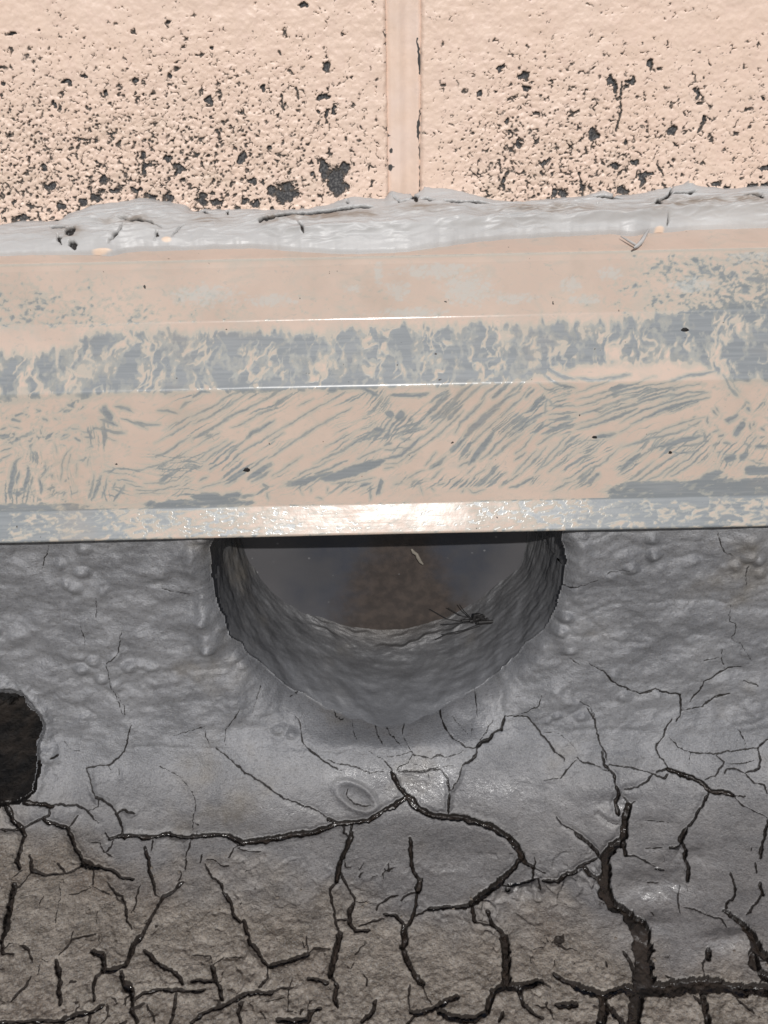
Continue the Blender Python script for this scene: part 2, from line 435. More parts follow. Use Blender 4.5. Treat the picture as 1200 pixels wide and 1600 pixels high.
CRACKS = """
E 9 825,205 805,280 780,375 690,460 600,470 530,485 550,520 570,620 590,655 610,680 605,725 550,740
E 13 590,655 690,710 725,765 745,800 765,860 760,900
E 14 725,765 765,740 840,765
E 24 680,915 760,900 870,905 940,915 1040,890 1110,910 1200,920
E 12 310,710 370,705 420,715 470,705 540,745 610,820
E 16 310,710 300,770 200,820 150,850
E 22 260,800 330,825 415,845 440,900 460,960 520,1060
E 44 520,1060 560,1090 620,1100
E 20 620,1100 700,1115 750,1155 830,1170
E 11 480,770 440,830 415,845
E 18 185,1020 200,1110 290,1150 400,1140
E 12 400,1140 460,1120 520,1090
E 14 360,1075 390,1110 410,1130
E 26 50,700 70,800 130,850 150,900 120,1000 105,1060 120,1100
E 11 710,930 670,1000
E 9 655,880 680,920
E 9 560,940 620,945 650,1000 700,1035
E 18 905,985 930,1060 935,1110
E 8 955,940 945,1000
E 9 1195,950 1165,1040 1160,1120
E 5 390,320 440,370 530,390
E 6 1000,470 1080,510 1130,545 1200,635
E 4 740,30 780,100 785,150
E 5 670,465 690,500
E 4 735,480 745,540
E 14 330,415 365,400
E 26 155,700 240,705 320,718
E 16 0,860 80,865 150,850
A 22 150,0 125,100 110,170
A 8 110,170 115,215
A 9 140,230 75,280
A 18 185,180 200,240 290,270 390,262
A 12 190,250 150,310 95,355
A 34 85,310 75,400 50,500 35,600 10,680
A 18 10,690 15,750 80,760
A 14 125,700 180,740 205,820
A 9 270,400 245,455
A 7 400,270 370,320 380,400 365,480 345,545 350,610
A 11 585,230 585,335
A 9 585,340 490,385 430,395
A 9 585,340 650,380 700,395
A 15 675,320 720,380 760,400 785,450 795,560 825,610
A 9 720,390 740,430 780,450
A 12 880,335 855,400 850,460 820,500
A 18 905,90 930,190 930,240 950,290 970,350 970,395
A 8 960,50 945,110
A 9 1190,60 1165,160 1160,240
A 9 1135,250 1120,320
A 20 1145,320 1090,375 1020,410 980,490 930,580 890,650
A 34 890,650 840,700 820,770 790,830 720,860 650,880
A 18 650,880 600,910 580,980 590,1060
A 11 1000,410 970,395
A 7 610,490 600,600
A 14 600,640 450,670 440,700 370,770
A 9 455,620 455,660
A 9 620,650 630,720
A 32 580,750 640,770 655,830 650,870
A 26 350,800 375,900 370,1000 380,1080
A 9 260,790 300,810
A 9 250,820 230,890
A 18 190,900 160,960 70,1050
A 24 905,740 950,790 1010,840 1070,860 1110,900 1140,950
A 28 760,880 780,950 820,980 830,1060 820,1120 860,1180
A 46 790,960 820,975
A 22 830,1055 900,1010 1000,985 1100,990 1200,1000
A 20 1100,1010 1090,1090 1065,1190
A 11 915,1075 950,1130 970,1190
A 30 380,1180 480,1140 560,1130 640,1085
A 16 560,1140 555,1200
A 24 0,1190 200,1180 380,1180
A 13 440,940 480,945
B 26 0,30 60,25 180,20 240,30 320,75 450,60 560,30 680,15 800,0
B 9 320,75 265,110 230,165
B 9 290,110 360,125 435,125
B 8 250,55 300,100
B 9 85,175 130,175 180,215 230,215
B 8 65,145 55,195
B 14 85,205 110,265 185,325 200,380
B 22 200,380 240,430 255,500 300,560
B 22 320,545 345,620 350,670 410,740 440,800 475,845
B 13 475,850 465,910 420,975
B 30 490,840 560,815 640,790 720,755
B 11 720,755 760,725 860,725
B 12 690,680 700,720
B 10 715,650 720,750
B 30 1000,0 965,90 920,200 905,300
B 16 905,300 860,345 865,400 885,480 895,560 930,640
B 36 925,620 900,730 880,820 860,900
B 26 880,910 905,960 890,1030 910,1090
B 13 930,245 970,340 1015,410 1015,440
B 24 1010,440 985,490 985,560 1020,610 1110,612
B 16 895,545 970,535
B 14 1045,580 1130,555 1200,540
B 14 1200,430 1160,460 1155,490
B 6 1160,455 1100,435 1020,430
B 11 0,770 110,770 125,830
B 26 125,830 140,910 170,960 185,1040
B 26 0,930 60,925 125,930
B 26 0,1000 75,985
B 9 125,830 200,780 320,780
B 26 0,1190 80,1125 180,1095 270,1045 350,1005 500,1000
B 9 250,975 300,1020
B 9 170,1050 175,1085
B 13 515,990 600,970 640,965
B 9 630,910 605,980 600,1120 680,1135
B 22 720,910 790,920 850,935
B 7 840,950 880,1000
B 20 310,1060 290,1130 305,1200
B 11 355,1060 385,1110
B 11 430,1125 465,1170
B 6 440,1040 490,1060 580,1030
B 24 1150,1040 1130,1130 1060,1180
B 12 1070,880 1095,920 1095,960
B 30 530,1170 620,1180 730,1170 750,1110 800,1100
B 16 690,1100 680,1140
C 40 720,0 770,20 830,80 860,140
C 24 860,140 890,190 940,215
C 9 940,215 1015,255
C 8 940,150 950,190 945,215
C 15 940,215 930,285
C 26 855,160 800,235 740,290
C 44 740,290 680,350 610,400 550,450
C 26 550,455 480,470 380,475 310,485 280,480
C 12 280,480 240,510 180,535
C 18 740,330 820,330 910,305 950,285
C 14 965,285 975,370
C 26 1000,300 1090,300 1140,260 1200,240
C 22 165,40 170,150 180,250 230,310
C 36 230,300 210,370
C 20 205,370 200,450 185,530 145,600
C 13 200,375 160,385 110,425
C 14 90,395 40,405 0,430
C 24 0,510 70,520 120,580
C 38 125,590 130,690 110,720
C 32 110,720 150,810 190,890 240,950
C 11 240,950 270,1040 310,1080
C 11 160,950 150,1060 170,1110
C 30 170,1120 220,1130 320,1100 380,1060 460,1035
C 18 210,1130 140,1200
C 44 350,1130 450,1165 560,1170 640,1130
C 40 640,1130 660,1060 690,1000 740,970
C 50 760,960 760,860 765,760 750,640
C 26 740,620 680,575 650,490
C 14 660,580 600,565 570,560
C 22 550,460 560,520 570,560
C 44 760,960 830,975 900,955 980,940
C 12 980,940 1040,970
C 24 845,990 860,1060 910,1120 990,1170
C 24 745,1140 720,1200
C 30 1060,885 1120,930 1200,950
C 34 1080,1085 1140,1080 1200,1070
C 12 950,1090 1010,1095 1040,1110 1060,1180
C 10 1010,1095 1020,1065
C 30 765,355 775,365
C 16 1045,685
D 26 0,10 80,65 130,120 150,150
D 36 295,0 300,40
D 54 270,55 200,120 180,170
D 56 185,170 195,250 170,310
D 66 180,330 190,390 250,460 340,500
D 104 345,540 400,610 420,680 415,760
D 116 415,790 430,880 405,960
D 16 0,225 70,190 130,160
D 24 50,215 90,260 150,285
D 22 300,40 310,140
D 13 310,145 390,150 440,190 490,220
D 20 500,240 540,250
D 9 440,108 540,100
D 14 580,105 640,90 670,40 690,0
D 22 665,70 685,120 670,180 700,230 690,320
D 7 680,330 705,385
D 9 645,350 635,430 655,510
D 11 660,460 740,480 860,530 910,535 950,600
D 15 965,250 1000,340 990,400 945,440 940,470
D 36 935,490 1000,540 1060,590
D 66 1060,600 1100,680 1150,750 1200,800
D 50 1110,750 1110,850
D 66 1160,890 1200,920
D 14 1185,0 1160,80 1145,160
D 13 1115,195 1130,260
D 22 1150,320 1165,390
D 12 1165,390 1120,450 1065,515
D 50 0,955 80,990 170,1010
D 40 170,1010 230,990 330,960
D 84 330,975 450,980 560,975
D 92 560,975 700,955 820,940 900,950
D 72 900,955 1000,985 1100,985 1200,995
D 76 400,980 370,1090 360,1200
D 50 170,1010 175,1100 150,1200
D 36 200,1080 250,1140 300,1200
D 34 780,1010 810,1080 830,1200
D 20 740,1020 780,1070
D 16 1005,1045 1060,1080 1120,1140
D 11 800,880 795,820 820,740
D 26 830,730 830,790
D 22 300,740 340,800 380,900
D 13 560,890 620,915
D 12 190,800 195,840
D 11 470,490 485,520
D 9 440,335 510,340
F 10 145,360 230,420 330,510 440,570 530,640 600,680 700,715 790,750 850,795
F 22 850,795 910,825
F 30 320,950 450,930 600,895 760,880 850,850 900,820
F 26 900,820 1000,820 1100,810 1150,780 1200,740
F 14 945,830 950,880 970,900
F 14 1000,830 985,900
F 8 640,190 670,230 685,310 710,350
F 11 710,350 780,400 860,460 935,495
F 8 850,425 900,450 990,465 1050,485 1105,510 1200,500
F 5 300,110 260,180 210,240 205,300 210,350
F 4 420,10 395,80 370,150
F 5 85,250 90,290 110,345
F 5 35,235 85,240
F 4 600,105 660,90 690,120
F 5 760,130 800,125 870,190 890,230 935,235
F 4 940,110 970,155
F 4 945,200 990,240 1025,310
F 7 1010,155 1070,190 1130,245 1190,340
F 6 1105,370 1160,410 1195,425
F 8 970,610 970,660 1015,710 1090,720 1120,710
F 7 0,630 20,700 5,800 5,900
F 6 10,815 35,830 35,900
G 9 0,430 40,475 60,505
G 26 50,515 90,600 145,655
G 28 0,740 60,720 145,660
G 38 145,660 200,720 300,780 400,790 500,795
G 42 500,795 600,825 700,860 780,910
G 38 780,910 830,970 860,1030
G 16 400,765 408,640
G 11 408,640 395,540 355,490
G 10 410,630 470,540 485,470
G 11 355,490 300,490 230,505 160,500 90,500
G 11 485,460 550,430 575,380 580,350
G 18 580,350 610,320 660,310 690,270
G 13 690,268 740,250 762,180
G 8 762,175 900,172
G 11 900,172 960,240 1020,310 1070,380 1130,420 1130,440
G 9 305,70 350,150 375,240 430,300 520,355 580,350
G 7 500,365 460,395 390,410 340,395 290,420 190,400 150,340 125,300
G 6 600,310 640,265 690,200
G 7 80,500 100,465 150,445 180,390
G 6 20,410 100,400 180,370
G 6 0,265 60,300 115,350
G 6 100,165 130,240 115,290
G 6 190,120 240,188
G 4 590,20 595,190
G 4 440,205 530,280
G 4 555,225 555,300
G 5 990,40 970,100 870,160
G 5 1000,255 1100,270 1180,330 1200,380
G 9 1200,430 1150,480 1100,545
G 5 1100,545 1000,560
G 9 1070,785 1110,830 1200,885
G 6 190,455 300,485 350,470 430,465
G 6 275,500 280,550
H 9 360,0 400,15 470,0
H 11 520,0 600,15 655,25 660,90 655,160 625,185
H 11 605,175 560,220 540,290
H 9 540,290 505,330 495,360 520,410 560,450 580,490
H 8 660,125 740,110 800,105 870,50 970,15
H 5 770,5 720,80
H 7 20,65 90,100 120,170
H 10 70,110 115,180 130,260 155,340 185,390 190,430
H 15 160,380 175,450 235,520 245,600
H 22 245,600 265,640 240,700 260,780
H 9 0,410 20,430 110,460 200,500
H 9 200,460 320,475 400,495 480,515
H 12 500,510 520,495 580,490
H 28 580,490 660,520 740,550 800,580 840,625
H 26 840,625 920,630 980,650
H 9 980,650 1060,660
H 9 990,660 1040,720 1120,755 1195,795
H 15 830,630 790,710 740,800 690,860
H 26 690,860 655,920 650,950
H 11 480,515 550,545 575,520
H 12 480,520 450,560 380,600 300,615
H 9 580,285 640,350 715,385 860,390 960,375 1060,365 1135,350
H 6 715,390 708,450
H 7 1020,240 1055,310 1062,360
H 13 1135,350 1200,300
H 13 1135,350 1150,430 1140,490 1060,510
H 9 870,395 925,440 920,460 890,490 870,530 800,555
H 6 925,455 1060,445 1115,435
H 11 925,510 940,485 1000,485 1050,510
H 11 1050,510 1110,570 1180,590 1195,640
H 15 290,670 325,710 310,790
H 40 325,720 300,850 295,920
H 8 325,715 370,690
H 7 140,770 200,815 260,830
H 15 1195,810 1175,920 1145,1050
H 7 430,815 500,820 580,830
I 7 905,40 915,105 940,155 1000,180
I 4 1085,240 1065,300 1075,360
I 6 980,470 970,560 1010,580 1010,620 990,670 1040,700 1105,795
I 6 930,730 930,790 950,850
I 9 1050,840 970,845 890,890 825,920 800,980 750,1050
I 9 150,815 240,860 290,920 345,945 450,990 540,960 610,985 690,995 695,1050
I 5 45,795 105,830
I 4 250,280 380,255
I 3 0,380 120,350 200,315
I 4 820,800 910,775
I 6 840,1050 900,1010 980,990
I 7 1060,915 1140,940
J 3 150,70 130,140
J 3 300,230 298,290
J 2 250,310 270,370
J 3 380,335 370,400 335,430 345,490 370,550 390,600
J 2 505,200 600,222
J 3 540,660 640,630
"""
GROOVES = """
I 22 100,545 220,490 350,455 530,460 600,440 760,450 880,440 950,460 1050,410
I 16 0,90 120,90 220,70 300,30
I 18 0,640 60,655 150,640
I 20 150,560 330,700 480,690
I 14 1000,460 1180,400
G 22 755,170 745,100 770,30
G 16 820,550 880,555 920,570
H 26 0,240 250,235 420,250
H 20 1000,215 1100,205 1200,150
E 18 310,10 420,75 540,110 600,150
E 16 250,410 310,470 340,560
E 14 800,355 1000,345 1200,365
F 14 0,360 150,365 330,360
F 22 640,360 720,350 790,385 920,405 1010,350
C 20 200,200 330,270 440,250
"""
warp_x = fbm(XM / 3.2, SM / 3.2, 3, 11) * 0.00042 + noise(XM / 1.9, SM / 1.9, 14) * 0.00026 + noise(XM / 0.9, SM / 0.9, 15) * 0.00017
warp_s = fbm(XM / 3.2, SM / 3.2, 3, 21) * 0.00042 + noise(XM / 1.9, SM / 1.9, 24) * 0.00026 + noise(XM / 0.9, SM / 0.9, 25) * 0.00017
WN = (1 + 0.42 * fbm(XM / 3, SM / 3, 2, 27)).astype(np.float32)
XW, SW = (X + warp_x).astype(np.float32), (S + warp_s).astype(np.float32)
crack = np.full(X.shape, 0.004, np.float32); crw = np.zeros(X.shape, np.float32)

def stamp(pts, width, margin, fn):
    q = to_xs(pts); n = len(q) - 1
    tot = np.concatenate([[0], np.cumsum(np.hypot(*np.diff(q[:, :2], axis=0).T))])
    for k in range(n):
        a, b = q[k, :2], q[k + 1, :2]
        hw = max(0.58 * width * (q[k, 2] + q[k + 1, 2]) * 0.5 - 0.00010, 0.00009)
        m = margin + hw + 0.0007
        i0, i1 = np.searchsorted(xarr, [min(a[0], b[0]) - m, max(a[0], b[0]) + m])
        j0, j1 = np.searchsorted(sarr, [min(a[1], b[1]) - m, max(a[1], b[1]) + m])
        if i1 <= i0 or j1 <= j0: continue
        sl = (slice(j0, j1), slice(i0, i1))
        d, t = seg_dist(XW[sl], SW[sl], a, b)
        g = (tot[k] + t * (tot[k + 1] - tot[k])) / max(tot[-1], 1e-9)
        tp = (0.82 + 0.18 * np.clip(np.minimum(g, 1 - g) / 0.07, 0, 1)) if width >= 4.6 else (0.6 + 0.4 * np.clip(np.minimum(g, 1 - g) / 0.15, 0, 1))
        fn(sl, d, hw * tp * WN[sl])

def put_crack(sl, d, hw):
    v = d - hw; c = crack[sl]; w = crw[sl]; m = v < c
    c[m] = v[m]; w[m] = np.broadcast_to(hw, v.shape)[m]
for pts, w in parse(CRACKS): stamp(pts, w, 0.004, put_crack)
# more fine crazing further along the ground, beyond the photographed patch
f1, f2 = worley(XM / 22 + fbm(XM / 12, SM / 12, 2, 5) * 0.25, SM / 22 + fbm(XM / 12, SM / 12, 2, 6) * 0.25, 3)
outer = (np.abs(X) > np.interp(S, [0, S_CREASE, sarr[NR_DENSE - 1], sarr[-1]], [0.158, 0.158, 0.128, 0.0])) | (S > sarr[NR_DENSE - 1] - 0.006)
oc = np.where(outer & (S > S_CREASE), (f2 - f1) * 0.011 - 0.0007, 0.004).astype(np.float32)
crw = np.where(oc < crack, 0.0008, crw); crack = np.minimum(crack, oc)
# small extra crazing on the dirty part
f1, f2 = worley(XM / 6.5 + fbm(XM / 4, SM / 4, 2, 8) * 0.35, SM / 6.5 + fbm(XM / 4, SM / 4, 2, 9) * 0.35, 9)

mc = np.where((dirt0 := sstep(1290, 1420, np.where(infront, QY, 2000.0))) > 0.3, (f2 - f1) * 0.0030 + 0.00012 + 0.0006 * (0.25 - noise(XM / 14, SM / 14, 28)) , 0.004)
mc = np.where(noise(XM / 5, SM / 5, 29) < -0.12, 0.004, mc).astype(np.float32)
crw = np.where(mc < crack, 0.00014, crw); crack = np.minimum(crack, mc)
groove = np.zeros(X.shape, np.float32)
def put_groove(sl, d, hw):
    groove[sl] = np.maximum(groove[sl], np.exp(-(d / (hw + 0.0003)) ** 2) * np.minimum(hw * 0.55, 0.0012))
for pts, w in parse(GROOVES): stamp(pts, w, 0.004, put_groove)

# dirt: brown silt on the ground, grey coating above
rowg = np.where(infront, QY, 2000.0)
bx = np.array([-60, 60, 150, 185, 375, 530, 640, 760, 830, 950, 1040, 1120, 1260])
by = np.array([1180, 1225, 1262, 1302, 1312, 1340, 1390, 1375, 1350, 1420, 1470, 1450, 1480])
edge = np.interp(QX, bx, by)
dirt = sstep(-40, 130, rowg - edge + 60 * fbm(XM / 14, SM / 14, 4, 31))
dirt = np.clip(np.maximum(dirt, 0.28 * sstep(1150, 1320, rowg)), 0, 1)
dirt = np.where(~infront, 1.0, dirt)
wet = np.zeros(X.shape, np.float32)
for cx, cy, rx, ry, a in ((650, 1225, 60, 30, 1.0), (760, 1240, 60, 22, .7), (1030, 1400, 70, 60, .9), (960, 1260, 60, 30, .7),
                          (1120, 1480, 60, 50, .8), (560, 1210, 50, 14, .5), (450, 1262, 60, 12, .5), (800, 1395, 40, 20, .9),
                          (690, 1355, 40, 14, .6), (1090, 1350, 60, 70, .5), (700, 1148, 60, 14, .6), (880, 1275, 60, 20, .5)):
    wet = np.maximum(wet, a * np.exp(-((QX - cx) / rx) ** 2 - ((rowg - cy) / ry) ** 2))
wet = np.clip(wet * (0.75 + 0.9 * fbm(XM / 5, SM / 5, 3, 41)), 0, 1)

# relief
wallw = 1 - sstep(S_CREASE - 0.012, S_CREASE + 0.004, S)
h = 0.0016 * fbm(XM / 45, SM / 45, 3, 51)
h += wallw * (0.0016 * fbm(XM / 14, SM / 10, 3, 52, 0.42) + 0.00034 * fbm(XM / 5, SM / 4, 2, 50) + 0.00006 * (1 - np.abs(fbm(XM / 6 + 0.5 * SM / 6, SM / 2.6, 4, 53))) ** 2
              + 0.00010 * fbm(XM / 2.4, SM / 1.3, 3, 54))
f1b, f2b = worley(XM / 9, SM / 7, 12)
h += wallw * 0.0016 * sstep(0.42, 0.05, f1b) * sstep(0.1, 0.5, noise(XM / 20, SM / 20, 55))
gr = 1 - wallw
h += gr * (0.0009 * fbm(XM / 22, SM / 22, 3, 56) + 0.00016 * fbm(XM / 3.5, SM / 3, 3, 57))
h += gr * dirt * (0.00085 * fbm(XM / 6, SM / 5, 4, 58, 0.6) + 0.00018 * fbm(XM / 1.3, SM / 1.2, 2, 59))
f1c, f2c = worley(XM / 2.2, SM / 2.0, 14)
h += gr * dirt * 0.0004 * sstep(0.5, 0.1, f1c) * sstep(1440, 1600, rowg)
LUMPS = [(240, 885, 24, 13, 1.5), (75, 902, 16, 12, 0.9), (305, 965, 18, 12, 1.4), (322, 1000, 20, 20, 3.2), (316, 960, 16, 12, 2.2), (300, 870, 14, 24, 1.4), (905, 880, 16, 20, 1.2), (900, 1000, 18, 24, 1.2),
         (175, 1020, 10, 9, 1.0), (25, 982, 20, 12, 1.0), (297, 862, 9, 20, 1.2), (50, 915, 18, 10, 0.8), (1019, 880, 10, 8, 0.9),
         (1080, 888, 14, 7, 1.3), (1053, 972, 24, 13, 1.0), (968, 876, 34, 12, 0.8), (907, 945, 24, 12, 0.9), (30, 1105, 14, 9, 1.2),
         (72, 1166, 12, 16, 2.0), (865, 1090, 14, 12, 1.4), (885, 1105, 16, 10, 1.4), (1000, 1060, 40, 14, 0.8), (1140, 1040, 26, 16, 0.9),
         (1160, 835, 26, 30, 0.8), (1172, 860, 16, 18, 0.9), (1175, 1095, 24, 22, 1.3), (620, 1240, 90, 24, 1.1), (360, 1100, 16, 22, 1.4),
         (690, 1330, 80, 34, 1.5), (1010, 1392, 60, 22, 2.4), (1075, 1352, 40, 20, 1.6), (1130, 1480, 40, 18, 2.0), (812, 1398, 26, 12, 1.6), (1000, 1455, 46, 16, 1.6), (955, 1262, 50, 16, 1.4), (905, 1180, 30, 10, 0.6), (965, 1190, 40, 10, 0.8), (1000, 1300, 50, 30, 0.7), (445, 950, 1, 1, 0)]
for cx, cy, rx, ry, mm in LUMPS:
    g = np.exp(-((QX - cx + 3 * noise(XM / 3, SM / 3, 61)) / rx) ** 2 - ((rowg - cy + 3 * noise(XM / 3, SM / 3, 62)) / ry) ** 2)
    h += 0.001 * mm * g
# oval blister with a ring dent
bl = np.hypot(((QX - 546) * 0.85 + (rowg - 1243) * 0.5) / 33, ((rowg - 1243) * 0.85 - (QX - 546) * 0.5) / 17)
h += -0.0011 * np.exp(-((bl - 1.0) / 0.28) ** 2) + 0.0007 * np.exp(-(bl / 0.55) ** 2)
h += wet * sstep(1300, 1360, rowg) * 0.00030 * fbm(XM / 1.9, SM / 1.7, 2, 63)
h -= groove
dep = np.clip(crw * 1.7, 0.0003, 0.0021)
cm = sstep(0.00010, -0.00030, crack)
wide = sstep(0.0003, 0.0008, crw)
mudz = 0.00022 * fbm(XM / 2, SM / 2, 3, 71)
h = h - cm * dep + cm * wide * mudz
h = np.where(S < 0.012, h * 0.6, h)

# round hole and left cavity, measured on the base wall surface
HX, HZ, HR = 0.0015, None, 0.0588
_pc = on_plane_y(np.array([606.0]), np.array([903.0]), np.interp(0.03, sarr, prof[:, 0]))[0]
HX, HZ = _pc[0], _pc[2]
HYW = float(np.interp(0.03, sarr, prof[:, 0]))
print('hole centre', HX, HZ, 'wall y', HYW)
ang = np.arctan2(PZ - HZ, X - HX)
rho = np.hypot(X - HX, PZ - HZ)
RIM = lambda a: HR * (1 + 0.010 * np.sin(2 * a + 0.6) + 0.012 * noise(np.cos(a) * 2.2, np.sin(a) * 2.2, 81) + 0.004 * noise(np.cos(a) * 20, np.sin(a) * 20, 84) + 0.014 * noise(np.cos(a) * 8, np.sin(a) * 8, 82))
onwall = S < S_CREASE
hd = np.where(onwall, rho - RIM(ang), 1.0)           # distance outside the rim
# crater: below the hole the coating dips towards the rim, elsewhere it curls out in a lip
low = sstep(-0.2, -0.9, np.sin(ang))
h += sstep(S_CREASE, S_CREASE - 0.010, S) * np.where(onwall, (0.0016 * np.exp(-((hd - 0.004) / 0.0035) ** 2) * (1 - low) * (0.55 + 0.9 * fbm(XM / 7, SM / 7, 2, 83))
                       - 0.0095 * np.exp(-np.maximum(hd, 0) / 0.0080) * low - 0.0030 * np.exp(-np.maximum(hd, 0) / 0.0022)), 0)
cav_poly = unroll(np.array([[-140, 1085], [-60, 1070], [0, 1078], [30, 1084], [46, 1098], [62, 1118], [67, 1134], [60, 1160], [58, 1190],
                            [54, 1222], [40, 1246], [10, 1255], [-50, 1265], [-140, 1262]]))
def poly_sd(x, y, P):
    d = np.full(x.shape, 1e9); ins = np.zeros(x.shape, bool)
    for k in range(len(P)):
        a, b = P[k], P[(k + 1) % len(P)]
        dd, _ = seg_dist(x, y, a, b); d = np.minimum(d, dd)
        c = ((a[1] > y) != (b[1] > y)) & (x < (b[0] - a[0]) * (y - a[1]) / (b[1] - a[1] + 1e-12) + a[0]); ins ^= c
    return np.where(ins, -d, d)
cd = np.full(X.shape, 200.0)
ii = np.searchsorted(xarr, -0.085)
cd[:, :ii] = poly_sd(QX[:, :ii], rowg[:, :ii], cav_poly) + 8 * fbm(XM[:, :ii] / 5, SM[:, :ii] / 5, 4, 91, 0.6)
h += np.where(cd > 0, 0.0012 * np.exp(-((cd - 9) / 8) ** 2), 0)

cell = lambda a: np.minimum.reduce([a[:-1, :-1], a[1:, :-1], a[:-1, 1:], a[1:, 1:]])
cellmax = lambda a: np.maximum.reduce([a[:-1, :-1], a[1:, :-1], a[:-1, 1:], a[1:, 1:]])
jc = int(np.searchsorted(sarr, S_CREASE))
rowi = np.arange(len(sarr) - 1)[:, None] + np.zeros((1, len(xarr) - 1), int)
hole_c = cellmax(hd) < 0.0; cav_c = cellmax(cd) < 0.0

# ground: connected crust plates between the cracks, and the mud bed in the cracks
gm = (rowi >= jc) & ~cav_c
bed = gm & (cellmax(crack) < -0.00012)
solid = gm & ~bed
core = gm & (cell(crack) > 0.00042)
lab = np.full(solid.shape, -1, np.int32); par = []
def find(a):
    while par[a] != a: par[a] = par[par[a]]; a = par[a]
    return a
prev = []
for j in range(jc, solid.shape[0]):
    r = core[j]; d = np.diff(np.concatenate([[0], r.astype(np.int8), [0]]))
    runs = []
    for a, b in zip(np.nonzero(d == 1)[0], np.nonzero(d == -1)[0]):
        k = len(par); par.append(k)
        for (pa, pb, pk) in prev:
            if pa < b and pb > a: par[find(pk)] = find(k)
        lab[j, a:b] = k; runs.append((a, b, k))
    prev = runs
roots = np.array([find(k) for k in range(len(par))])
lab = np.where(lab >= 0, roots[np.maximum(lab, 0)], -1)
ids, cnt = np.unique(lab[lab >= 0], return_counts=True)
big = ids[cnt >= 90]; cnt = cnt[cnt >= 90]; ids = big
lab = np.where(np.isin(lab, big), lab, -1)
for it in range(14):                                  # grow the plates back to their crack edges
    for ax, sh in ((0, 1), (0, -1), (1, 1), (1, -1)):
        m = solid & (lab < 0)
        nb = np.roll(lab, sh, ax); lab = np.where(m & (nb >= 0), nb, lab)
# every plate has settled a little differently
vl = np.full(X.shape, -1, np.int64); vl[:-1, :-1] = lab
off = np.zeros(X.shape); rp = np.random.RandomState(5)
for k in ids:
    m = vl == k
    if m.sum() > 60000: continue
    cx, cs_ = X[m].mean(), S[m].mean(); ext_ = max(X[m].std(), S[m].std(), 0.002)
    a0, ax_, as_ = rp.uniform(-0.0004, 0.0005), rp.uniform(-1, 1), rp.uniform(-1, 1)
    off[m] = a0 + 0.00045 * (ax_ * (X[m] - cx) + as_ * (S[m] - cs_)) / ext_
h += off * sstep(0.00005, 0.0016, crack) * sstep(S_CREASE + 0.001, S_CREASE + 0.016, S)
P = BASE.copy()
P[..., 1] += nrm[:, 0][:, None] * h
P[..., 2] += nrm[:, 1][:, None] * h
N = grid_normals(P)
if N[200, len(xarr) // 2, 1] > 0: N = -N
attrs = dict(crack=np.clip(crack / 0.0006, -3, 3), dirt=dirt, wet=wet)

wall_root = empty('coated_wall', None, 'lower wall smeared with lumpy silver grey coating around the round hole', 'wall')
grid_piece('wall_coating', P, (rowi < jc) & ~hole_c & ~cav_c, M['coating'], wall_root, attrs, N)

small = solid & ~np.isin(lab, big)
ground = grid_piece('ground', P, bed | small, M['mud'], None, attrs, N)
ground['kind'] = 'structure'
for k in sorted(big, key=lambda k: -cnt[list(ids).index(k)]):
    grid_piece('crust_plate', P, lab == k, M['coating'], ground, attrs, N)
print('crust plates', len(big))

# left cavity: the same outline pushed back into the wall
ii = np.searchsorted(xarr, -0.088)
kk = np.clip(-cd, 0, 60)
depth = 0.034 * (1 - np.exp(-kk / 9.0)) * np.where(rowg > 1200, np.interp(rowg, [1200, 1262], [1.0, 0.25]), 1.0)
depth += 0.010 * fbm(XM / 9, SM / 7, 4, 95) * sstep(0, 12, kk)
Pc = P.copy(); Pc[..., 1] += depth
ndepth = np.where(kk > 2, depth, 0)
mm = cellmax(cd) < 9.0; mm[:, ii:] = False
grid_piece('cavity_lining', Pc[:, :ii + 1], mm[:, :ii], M['cavity'], wall_root, None, None)['label'] = 'soil lined cavity at the foot of the wall, its shade put into the colour'

# wide ground sheet under everything
gs = [(-40, -40), (40, -40), (40, 40), (-40, 40)]
gz = GROUND_Z - 0.012
far = build('roof_surface', [(a, b, gz) for a, b in gs], [(0, 1, 2, 3)], M['mud'], ground)

# ------------------------------------------------------------------ the round opening: coating lining and pipe back plate
pipe_root = empty('pipe_opening', None, 'round pipe opening with smeared grey rim and dark stained back below the flashing', 'pipe')
na, nt = 720, 110
th = np.linspace(0, 2 * np.pi, na); tt = np.linspace(0, 1, nt)
TH, TT = np.meshgrid(th, tt)
DEPTH = 0.037
sn, cs = np.sin(TH), np.cos(TH)
down = np.clip(-sn, 0, 1); right = np.clip(cs, 0, 1); left = np.clip(-cs, 0, 1)
wf = 0.004 + 0.004 * down ** 1.5 + 0.006 * right ** 1.3 * (0.4 + 0.6 * sstep(0.95, 0.2, sn)) + 0.004 * left
wf = wf * (1 + 0.16 * noise(cs * 3, sn * 3, 101) + 0.08 * noise(cs * 5, sn * 5, 102))
PHI = TT * np.pi * 0.5 * 0.93
rimb = sstep(0.0, 0.22, TT)
r0 = (RIM(TH) + 0.0003) * (1 - rimb) + rimb * HR * (1 + 0.010 * np.sin(2 * TH + 0.6) + 0.012 * noise(cs * 2.2, sn * 2.2, 81))
rr = r0 - wf * (0.4 * TT + 0.6 * (1 - np.cos(PHI))) - 0.0016 * TT
dd_ = DEPTH * np.sin(PHI)
arc = TH * HR * 1000; al = TT * 45
hl = 0.0013 * fbm(arc / 13, al / 9, 4, 103, 0.42) + 0.0003 * fbm(arc / 7 + al / 5, al / 3, 3, 104) + 0.00004 * fbm(arc / 1.8, al / 1.4, 3, 105)
